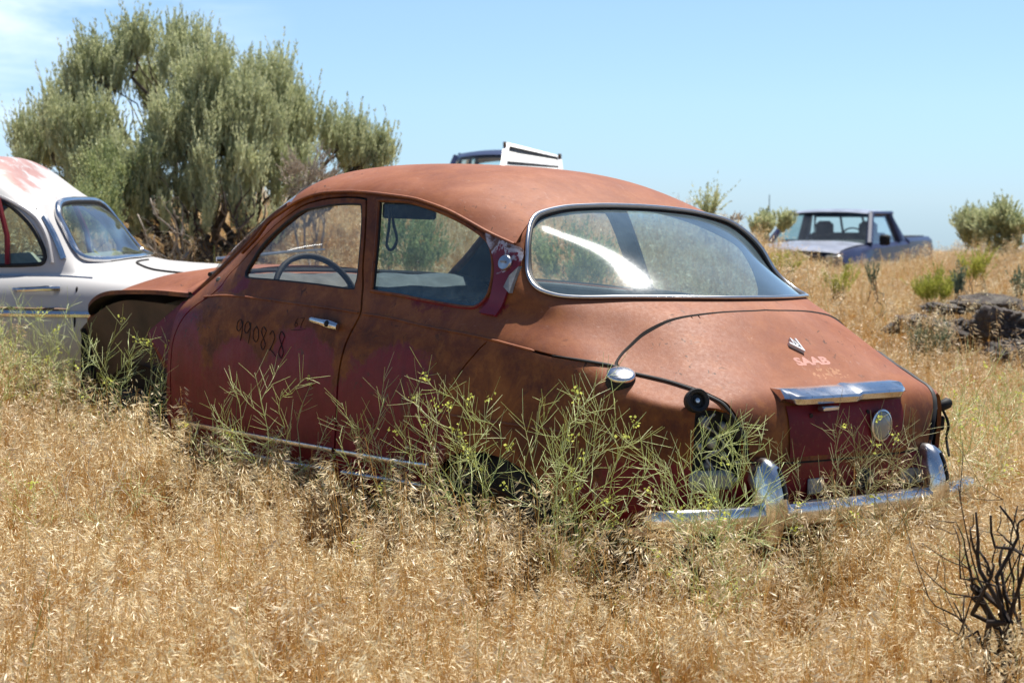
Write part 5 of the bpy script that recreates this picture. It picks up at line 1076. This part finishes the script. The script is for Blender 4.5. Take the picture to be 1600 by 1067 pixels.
# white saloon at the left; its tail points right. car frame: x forward, y left, origin on the ground
BR=[ # rows bottom to roof, columns front .. tail centre (half body)
[(1.2,.70,.30),(.6,.72,.30),(.0,.72,.30),(-.5,.72,.32),(-1.0,.70,.36),(-1.2,.62,.40),(-1.32,.40,.42),(-1.35,0,.42)],
[(1.2,.79,.55),(.6,.80,.55),(.0,.80,.55),(-.5,.79,.56),(-1.0,.76,.58),(-1.35,.66,.58),(-1.54,.42,.60),(-1.57,0,.60)],
[(1.2,.80,.75),(.6,.81,.75),(.0,.81,.75),(-.5,.80,.75),(-1.0,.76,.73),(-1.32,.64,.72),(-1.52,.40,.73),(-1.55,0,.74)],
[(1.2,.76,.90),(.6,.77,.90),(.0,.77,.90),(-.45,.75,.89),(-.92,.69,.86),(-1.22,.56,.83),(-1.38,.36,.85),(-1.40,0,.87)],
[(1.15,.70,.96),(.6,.71,.96),(.1,.70,.96),(-.15,.66,.945),(-.46,.58,.955),(-.80,.42,.955),(-.94,.24,.965),(-.98,0,.97)],
[(1.1,.68,1.0),(.6,.69,1.0),(.15,.67,1.0),(-.0,.61,.995),(-.08,.49,1.01),(-.11,.34,1.02),(-.125,.17,1.025),(-.13,0,1.025)],
[(.98,.63,1.18),(.55,.64,1.19),(.22,.62,1.19),(.13,.555,1.165),(.07,.44,1.18),(.05,.30,1.19),(.04,.15,1.19),(.04,0,1.19)],
[(.80,.56,1.34),(.5,.57,1.37),(.30,.555,1.30),(.22,.49,1.295),(.20,.38,1.31),(.19,.26,1.32),(.19,.13,1.325),(.19,0,1.325)],
]
BR=[[ (x+.0,y,z) for x,y,z in r_] for r_ in BR]
SB=Surf(BR)
top=np.array(BR[7]); sp=np.array([(.95,0,1.50),(.55,0,1.545),(.40,0,1.46),(.19,0,1.325)]); sd_t=np.vstack([top[:3],[top[2]*.45+top[3]*.55]]); 
rn_=[]
for i in range(4):
    row=[]
    for j,a in enumerate((1,.9,.72,.5,.25,0)):
        if i==3:
            tt_=[2.55,3.3,4.2,5,6,7][j]; row.append(SB.ev([(7,tt_)])[0])
        else: row.append((sd_t[i][0]+(sp[i][0]-sd_t[i][0])*(1-a*a),sd_t[i][1]*a,sd_t[i][2]+(sp[i][2]-sd_t[i][2])*(1-a**2.5)**.75))
    rn_.append(row)
SR=Surf(rn_)
yaw=R(180-4)
wc=empty('white_saloon',loc=(-2.04,9.85,.025),rz=yaw); wc.scale=(1.0,1.0,1.0)
tag(wc,'old white saloon with peeling red roof patches and chrome-framed rear window at left','car')
gl=[(.95,.66,1.03),(.85,.62,1.2),(.72,.585,1.31),(.5,.585,1.335),(.36,.59,1.31),(.25,.62,1.22),(.17,.65,1.10),(.16,.67,1.03),(.22,.68,1.015),(.5,.69,1.012)]
glo=outline(SB,gl,0,5)
rwn=[(.18,0,1.312),(.182,.2,1.308),(.185,.36,1.29),(.16,.455,1.245),(.10,.51,1.17),(.02,.55,1.05),(-.05,.48,1.026),(-.09,.36,1.032),(-.11,.2,1.037),(-.12,0,1.04)]
rwl=cr_spline(SB.find(rwn),5); rwl[0,1]=rwl[-1,1]=7; rwl[:,0]=np.clip(rwl[:,0],5.02,6.93)
V,F,Mi=cut(SB,np.array([(0,0),(0,7),(7,7),(7,0)],float),[glo,np.vstack([rwl,])],kr=6,kc=12,sides=(1,-1),thick=.02)
mesh('body_shell',V,F,[M_WHITE,M_INNER],wc,True,Mi)
V,F,Mi=cut(SR,None,[],kr=10,kc=8,sides=(1,-1),thick=.02); mesh('roof',V,F,[M_WHITE,M_INNER],wc,True,Mi)
V,F,Mi=cut(SB,np.vstack([rwl]),[],kr=6,kc=12,sides=(1,-1),thick=0,lift=-.004); g2=mesh('rear_window_glass',V,F,[M_CLGLASS],wc,True,Mi)
for s_ in(1,-1):
    V,F,Mi=cut(SB,glo,[],kr=5,kc=8,sides=(s_,),thick=0,lift=-.008); gg=mesh('side_window_glass',V,F,[M_CLGLASS],wc,True,Mi)
    P=SB.ev(glo)*[1,s_,1]; mb=MB(); mb.tube(P,.011,6,closed=True); mb.build('side_window_seal',[M_RUBBER],gg)
    mb=MB(); mb.tube(np.array([(.40,.60*s_,1.325),(.34,.655*s_,1.15),(.33,.685*s_,1.015)]),.014,6); mb.build('window_pillar',[M_PAINT],wc)
    mb=MB(); P=SB.ev([(4.02,t) for t in np.linspace(0,2.7,20)])*[1,s_,1]; mb.tube(P,.008,6); mb.build('belt_trim',[M_ALU],wc)
    mb=MB(); P=np.array([(.05,.775*s_,.905),(.11,.80*s_,.905),(.22,.805*s_,.90),(.27,.775*s_,.90)]); mb.tube(cr_spline(P,5),[.014]*6+[.012]*10,8); mb.build('door_handle',[M_CHROME],wc)
    mb=MB(); P,_n=onsurf(SB,[(1.1,.80,.79),(.5,.81,.79),(.0,.81,.785),(-.6,.79,.77)],.006,6); mb.tube(P*[1,s_,1],.011,6,flat=1.4); mb.build('side_trim',[M_CHROME],wc)
    mb=MB(); P,_n=onsurf(SB,[(.55,.80,.82),(.3,.81,.815),(.0,.81,.81)],.003,6); mb.tube(P*[1,s_,1],[.003]+[.016]*(len(P)-2)+[.004],6,flat=.4); mb.build('rust_line',[M_RIM],wc)
    mb=MB(); mb.tube(SB.ev(SB.find([(-.02,.68,1.0),(-.03,.76,.9),(-.03,.81,.75),(-.02,.80,.55),(0,.72,.32)]))*[1,s_,1],.006,5); mb.build('door_gap',[M_DARK],wc)
    mb=MB(); P,_n=onsurf(SB,[(.12,.66,1.02),(.16,.63,1.16),(.24,.59,1.25),(.36,.575,1.32),(.6,.57,1.365)],.006,5); mb.tube(P*[1,s_,1],.010,6); mb.build('drip_rail',[M_WHITE],wc)
    mb=MB(); P,_n=onsurf(SB,[(.07,.64,1.04),(.12,.60,1.16),(.19,.555,1.24)],.005,5); mb.tube(P*[1,s_,1],.016,6); mb.build('pillar_trim',[M_CHROME],wc)
    mb=MB(); mb.lathe([(.19,-.07),(.29,-.08),(.32,0),(.29,.08),(.19,.07),(.02,.05),(.001,.05)],(-.75,.64*s_,.30),(0,s_,0),26); mb.build('wheel',[M_TYRE],wc)
    mb=MB(); mb.lathe([(.19,-.07),(.29,-.08),(.32,0),(.29,.08),(.19,.07),(.02,.05),(.001,.05)],(1.85,.64*s_,.30),(0,s_,0),26); mb.build('wheel',[M_TYRE],wc)
RL=SB.ev(rwl); RN=SB.nrm(rwl); RN*=np.sign((RN*(RL-[.7,0,.75])).sum(1,keepdims=True)); ring=np.vstack([RL,(RL*[1,-1,1])[::-1][1:-1]]); rn=np.vstack([RN,(RN*[1,-1,1])[::-1][1:-1]])
mb=MB(); mb.tube(ring+rn*.008,.016,8,closed=True); mb.build('chrome_surround',[M_CHROME],g2)
mb=MB(); mb.tube(ring*[.985,.965,1]+rn*.0+[-.002,0,0],.018,8,closed=True); mb.build('window_gasket',[M_RUBBER],g2)
P,_n=onsurf(SB,[(-.19,.05,1.05),(-.20,.30,1.04),(-.32,.46,1.0),(-.60,.52,.94),(-1.0,.50,.84)],.002,6); mb=MB(); mb.tube(P,.007,6)
mb.build('trunk_seam',[M_DARK],wc)
mb=MB(); fr=[(1.2,.78,.75),(1.9,.78,.74),(2.5,.72,.70),(2.75,.5,.62)]; rows=[]
for x,y,zt in((1.15,.79,.93),(1.5,.78,.95),(2.0,.76,.93),(2.45,.70,.86),(2.7,.55,.74)): rows.append([(x,yy,z) for yy,z in((y*.96,.34),(y,.6),(y*.98,zt-.10),(y*.8,zt+.03),(y*.4,zt+.07),(0,zt+.08),(-y*.4,zt+.07),(-y*.8,zt+.03),(-y*.98,zt-.10),(-y,.6),(-y*.96,.34))])
mb.loft(rows,closed=False); mb.build('front_body',[M_WHITE],wc,True)
ww=[[(1.15,.66,1.0),(1.28,0,1.02),(1.15,-.66,1.0)],[(.82,.55,1.34),(.97,0,1.49),(.82,-.55,1.34)]]; mb=MB(); mb.loft([cr_spline(np.array(q),6) for q in ww],closed=False); mb.build('windscreen',[M_CLGLASS],wc,True)
mb=MB(); mb.box((.1,0,.62),(.9,1.2,.2),bev=.06); mb.box((.12,0,.84),(.14,1.1,.42),bev=.05); mb.box((.62,0,.84),(.14,1.15,.4),bev=.05); mb.build('seats',[simple('faded_seat_cloth',(.32,.29,.22),.9)],wc)
mb=MB(); mb.box((.5,0,.34),(2.6,1.3,.04)); mb.build('floor_pan',[M_DARK],wc)
mb=MB(); mb.tube(cr_spline(np.array([(-1.15,.74,.50),(-1.50,.64,.50),(-1.64,.35,.50),(-1.66,0,.50),(-1.64,-.35,.50),(-1.50,-.64,.50),(-1.15,-.74,.50)]),5),.05,8,flat=1.1); mb.build('rear_bumper',[M_CHROME],wc)
# pickup on the far side of the crest, nose to the left and toward us
def panel_box(name,pts_rings,mats,par,sm=35):
    mb=MB(); mb.loft(pts_rings); return mb.build(name,mats,par,sm)
def xsec(x,hw,z0,z1,b=.06,tw=None):
    tw=hw if tw is None else tw
    return [(x,hw,z0),(x,hw,z0+(z1-z0)*.5),(x,tw*.99,z1-b),(x,tw-b,z1),(x,0,z1+.02),(x,-tw+b,z1),(x,-tw*.99,z1-b),(x,-hw,z0+(z1-z0)*.5),(x,-hw,z0)]
def pickup(loc,yaw,label,paint,s=1.):
    r_=empty('pickup_truck',loc=loc,rz=yaw); tag(r_,label,'pickup'); r_.scale=(s,s,s)
    panel_box('body',[xsec(x,.88,.42,z,.07,t) for x,z,t in((-2.45,1.10,.86),(-2.4,1.12,.87),(-1.0,1.12,.88),(-.98,1.07,.88),(.95,1.04,.88),(1.0,1.03,.87),(1.6,1.00,.86),(2.15,.95,.83),(2.32,.86,.80),(2.38,.62,.78))],[paint],r_)
    mb=MB(); mb.box((-1.72,0,1.09),(1.30,1.46,.10)); mb.build('cargo_bed',[M_BLACK],r_)
    # hood sheet slightly proud
    rows=[[(x,y,z-.05*(abs(y)/.72)**3) for y in np.linspace(-.72,.72,13)] for x,z in((.98,1.10),(1.4,1.085),(1.9,1.05),(2.2,1.01),(2.30,.955))]
    mb=MB(); mb.loft(rows,closed=False); mb.build('hood',[M_SKYGLARE],r_,True)
    # cab: pillars and roof as a frame, glass between
    A={'fb':(1.02,.80,1.05),'ft':(.42,.64,1.60),'rt':(-.62,.66,1.60),'rb':(-.92,.82,1.08),'bt':(-.50,.66,1.60),'bb':(-.62,.81,1.06)}
    rows=[[(x,y,z+.045*(1-(abs(y)/.68)**2.5)) for y in np.linspace(-.68,.68,13)] for x,z in((.46,1.585),(.30,1.625),(-.1,1.64),(-.5,1.63),(-.66,1.585))]
    mb=MB(); mb.loft(rows,closed=False); mb.loft(np.array(rows)[:,::-1]-[0,0,.05],closed=False); mb.build('roof',[M_SKYGLARE],r_,True)
    for sy in(1,-1):
        f=lambda k:np.array(A[k])*[1,sy,1]
        mb=MB(); mb.tube(np.array([f('fb'),f('ft')]),.05,6); mb.tube(np.array([f('ft'),(-.05,.665*sy,1.60),f('rt')]),.045,6); mb.tube(np.array([f('bb')+[.06,0,0],f('bt')+[.06,0,-.03]]),.07,6)
        mb.loft([[f('bb')+[-.02,0,0],f('bt'),f('bt')+[-.0,-.03*sy,0],f('bb')+[-.02,-.03*sy,0]],[f('rb')+[-.03,0,0],f('rt'),f('rt')+[0,-.03*sy,0],f('rb')+[-.03,-.03*sy,0]]]); mb.build('cab_pillar',[paint],r_)
        mb=MB(); mb.add([f('fb')+[-.05,0,0],f('ft'),f('bt'),f('bb')],[(0,1,2,3)]); mb.build('door_glass',[M_CLGLASS],r_,False)
        mb=MB(); mb.box((.82,.98*sy,1.12),(.10,.16,.20),bev=.03); mb.build('wing_mirror',[M_BLACK],r_)
    mb=MB(); mb.add([A['fb'],A['ft'],np.array(A['ft'])*[1,-1,1],np.array(A['fb'])*[1,-1,1]],[(0,1,2,3)]); mb.build('windscreen',[M_CLGLASS],r_,False)
    mb=MB(); yy=.6; q=[(-.90,.70,1.12),(-.64,.60,1.55),(-.64,-.60,1.55),(-.90,-.70,1.12)]; mb.tube(np.array(q),.04,6,closed=True); mb.tube(np.array([(-.9,.2,1.12),(-.64,.18,1.55)]),.02,6); mb.tube(np.array([(-.9,-.2,1.12),(-.64,-.18,1.55)]),.02,6); mb.build('rear_cab_frame',[M_BLACK],r_)
    mb=MB(); mb.box((-.5,0,1.05),(.3,1.3,.35),bev=.08)
    for y in(.36,-.36): mb.box((-.38,y,1.28),(.16,.30,.34),bev=.07)
    mb.build('seats',[M_BLACK],r_); mb=MB(); mb.box((.75,0,1.05),(.35,1.4,.12),bev=.04); mb.build('dashboard',[M_BLACK],r_)
    mb=MB(); a=np.linspace(0,2*np.pi,25)[:-1]; mb.tube(np.array([(.40+.06*np.sin(t),.36+.18*np.cos(t),1.16+.17*np.sin(t)) for t in a]),.016,6,closed=True); mb.build('steering_wheel',[M_BLACK],r_)
    mb=MB(); mb.box((2.40,0,.52),(.14,1.7,.18),bev=.04); mb.build('front_bumper',[M_ALU],r_)
    mb=MB(); mb.box((2.37,0,.80),(.05,1.0,.16),bev=.01); mb.build('grille',[M_BLACK],r_)
    for y in(.66,-.66): mb=MB(); mb.box((2.33,y,.80),(.08,.26,.16),bev=.02); mb.build('headlight',[M_LENS],r_)
    for x in(1.55,-1.55):
        for y in(.78,-.78): mb=MB(); mb.lathe([(.2,-.1),(.33,-.1),(.36,0),(.33,.1),(.2,.1),(.02,.06),(.001,.06)],(x,y,.36),(0,1 if y>0 else -1,0),24); mb.build('wheel',[M_TYRE],r_)
    mb=MB(); mb.tube(np.array([(1.05,-.80,1.0),(1.0,-.81,1.95)]),.006,4); mb.build('antenna',[M_BLACK],r_)
    return r_
pk=pix(1311,345,34.0)
pickup((pk[0],pk[1],-.38),R(243),'dark blue single-cab pickup parked beyond the grassy crest at right',M_NAVY,1.0).scale=(1.12,1.12,.93)
# white work truck with its hood tipped up, seen over the rusted roof; dark estate beside it
tz=pix(755,300,27)
def van(loc,yaw):
    r_=empty('dark_estate_car',loc=loc,rz=yaw); tag(r_,'dark blue estate car whose roof and windows show just above the rusted roof','car')
    panel_box('body',[xsec(x,.85,.35,z,.08) for x,z in((-2.1,.95),(-2.0,1.0),(.9,1.0),(2.0,.9),(2.2,.7))],[M_NAVY],r_)
    rows=[[(x,y,z+.05*(1-(abs(y)/.66)**2.5)) for y in np.linspace(-.66,.66,11)] for x,z in((.42,1.50),(.1,1.57),(-.6,1.60),(-1.5,1.58),(-1.85,1.50))]
    mb=MB(); mb.loft(rows,closed=False); mb.loft(np.array(rows)[:,::-1]-[0,0,.05],closed=False); mb.build('roof',[M_NAVY],r_,True)
    for s_ in(1,-1):
        for a,b in(((1.0,1.0),(.42,1.52)),((-.05,1.0),(-.1,1.58)),((-1.1,1.0),(-1.05,1.58)),((-2.0,1.0),(-1.82,1.52))):
            mb=MB(); mb.tube(np.array([(a[0],.80*s_,a[1]),(b[0],.66*s_,b[1])]),.05,6); mb.build('pillar',[M_NAVY],r_)
        mb=MB(); mb.add([(.95,.79*s_,1.0),(.4,.65*s_,1.53),(-1.8,.65*s_,1.53),(-1.98,.79*s_,1.0)],[(0,1,2,3)]); mb.build('side_glass',[M_CLGLASS],r_,False)
        for x in(1.4,-1.4): mb=MB(); mb.lathe([(.18,-.1),(.30,-.1),(.33,0),(.30,.1),(.18,.1),(.001,.06)],(x,.75*s_,.33),(0,s_,0),20); mb.build('wheel',[M_TYRE],r_)
    mb=MB(); mb.add([(1.0,.76,1.0),(.42,.62,1.53),(.42,-.62,1.53),(1.0,-.76,1.0)],[(0,1,2,3)]); mb.build('windscreen',[M_CLGLASS],r_,False)
    mb=MB(); mb.box((-.4,0,1.0),(.2,1.3,.5),bev=.06); mb.build('seats',[M_BLACK],r_); return r_
zz=pix(755,243,27)[2]-1.63; q=pix(775,243,27); van((q[0]+.02,q[1]+1.2,zz+.17),R(-98)).scale=(.9,.86,.96)
q=pix(835,262,24.0); zt=q[2]
wt=empty('white_car',loc=(q[0],q[1],zt-1.35),rz=R(0)); tag(wt,'white car with its hood tipped open, showing just above the rusted roof','car')
# low body behind the tipped hood
cxm=.33
def yz(y,hw,z0,z1,b_=.10): return [(cxm-hw,y,z0),(cxm-hw,y,z1-b_),(cxm-hw+b_,y,z1),(cxm+hw-b_,y,z1),(cxm+hw,y,z1-b_),(cxm+hw,y,z0)]
panel_box('body',[yz(y,h,.22,z) for y,h,z in((-.15,.80,.62),(-.05,.84,.78),(.3,.86,.84),(1.1,.87,.88),(2.9,.86,.88),(3.6,.80,.80),(3.75,.74,.6))],[M_WHITEP],wt)
panel_box('roof',[yz(y,h,z-.05,z,.03) for y,h,z in((1.55,.56,1.15),(1.8,.60,1.19),(2.5,.60,1.19),(2.8,.56,1.15))],[M_WHITEP],wt)
mb=MB(); mb.loft([[(cxm-.80,1.0,.87),(cxm+.80,1.0,.87),(cxm+.80,3.2,.87),(cxm-.80,3.2,.87)],[(cxm-.56,1.56,1.12),(cxm+.56,1.56,1.12),(cxm+.56,2.8,1.12),(cxm-.56,2.8,1.12)]],cap=False); mb.build('cabin_glass',[M_DKGLASS],wt,False)
for sx in(-1,1):
    for ya,yb in((1.0,1.56),(3.2,2.8),(2.15,2.15)): mb=MB(); mb.tube(np.array([(cxm+.80*sx,ya,.86),(cxm+.56*sx,yb,1.14)]),.03,6); mb.build('pillar',[M_WHITEP],wt)
    for y in(.5,3.0): mb=MB(); mb.lathe([(.18,-.09),(.28,-.09),(.30,0),(.28,.09),(.18,.09),(.001,.05)],(cxm+.78*sx,y,.30),(sx,0,0),20); mb.build('wheel',[M_TYRE],wt)
    mb=MB(); mb.lathe([(.10,.03),(.09,-.01),(.05,-.03),(.001,-.035)],(cxm+.58*sx,-.14,.62),(0,1,0),18); mb.build('headlight',[M_LENS],wt)
mb=MB(); mb.box((cxm,-.17,.40),(1.6,.10,.12),bev=.03); mb.build('front_bumper',[M_ALU],wt)
# tipped hood: a pressed panel with a rolled rim and an inner frame, leaning to the right
P0=np.array([pix(787,222,24),pix(877,245,24),pix(880,266,23.6),pix(782,262,23.6)])-np.array([q[0],q[1],zt-1.35]); dy=np.array([0,.06,0])
def hoodpt(a,b,off): 
    t=P0[0]+(P0[1]-P0[0])*a; u=P0[3]+(P0[2]-P0[3])*a; return t+(u-t)*b+np.array([0,off,0])
mb=MB(); 
def plate(a0,a1,b0,b1,o0,o1,m):
    c=[(a0,b0),(a1,b0),(a1,b1),(a0,b1)]; V=[hoodpt(a,b,o0) for a,b in c]+[hoodpt(a,b,o1) for a,b in c]; mb.add(V,[(3,2,1,0),(4,5,6,7),(0,1,5,4),(1,2,6,5),(2,3,7,6),(3,0,4,7)],m)
plate(0,1,0,.10,-.04,.06,0); plate(0,.10,.10,2.9,-.04,.06,0); plate(.93,1,.10,2.3,-.04,.06,0); plate(.10,.93,.10,.38,.03,.06,1); plate(.10,.93,.38,.72,-.02,.06,0); plate(.10,.93,.72,.9,.03,.05,1); plate(.10,.93,.9,2.3,-.01,.05,0)
mb.build('tipped_hood',[M_WHITEP,M_GREYPLATE],wt,False)
for a in(.03,.965):
    mb=MB(); c=hoodpt(a,.16,-.05); mb.box(c,(.045,.02,.11),bev=.004); mb.build('rusty_hinge',[M_RIM],wt)
# pale vehicle glimpsed at far left behind the sagebrush
q=pix(10,255,26); g_=empty('pale_van',loc=(q[0]-.8,q[1],q[2]-1.55),rz=0); tag(g_,'pale van glimpsed at the left edge behind the sagebrush','van')
panel_box('body',[[(x,-.9,.35),(x,-.95,1.0),(x,-.85,1.25),(x,.85,1.25),(x,.95,1.0),(x,.9,.35)] for x in(-2,-1.9,.9,1.2)],[simple('pale_blue_paint',(.5,.55,.62),.4)],g_)
panel_box('roof',[[(x,-.85,1.5),(x,-.7,1.62-abs(x+.4)*.03),(x,.7,1.62-abs(x+.4)*.03),(x,.85,1.5)] for x in(-1.9,-1.2,.4,.95)],[simple('cream_roof_paint',(.62,.52,.40),.5)],g_)
mb=MB(); mb.loft([[(x,-.86,1.25),(x,-.84,1.5),(x,.84,1.5),(x,.86,1.25)] for x in(-1.85,.95)]); mb.build('window_band',[M_DKGLASS],g_,False)
# sliver of a white vehicle at the far right
q=pix(1606,388,34); g_=empty('white_van',loc=(q[0]+.9,q[1],q[2]-1.2),rz=0); tag(g_,'sliver of a white vehicle at the right edge beyond the crest','van')
panel_box('body',[[(x,-.9,.35),(x,-.92,.9),(x,-.8,1.15),(x,.8,1.15),(x,.92,.9),(x,.9,.35)] for x in(-1.1,-1.0,2.2,2.4)],[M_WHITEP],g_)
mb=MB(); mb.loft([[(x,-.8,1.15),(x,-.72,1.2),(x,.72,1.2),(x,.8,1.15)] for x in(-.9,2.2)]); mb.build('roof',[M_WHITEP],g_,False)
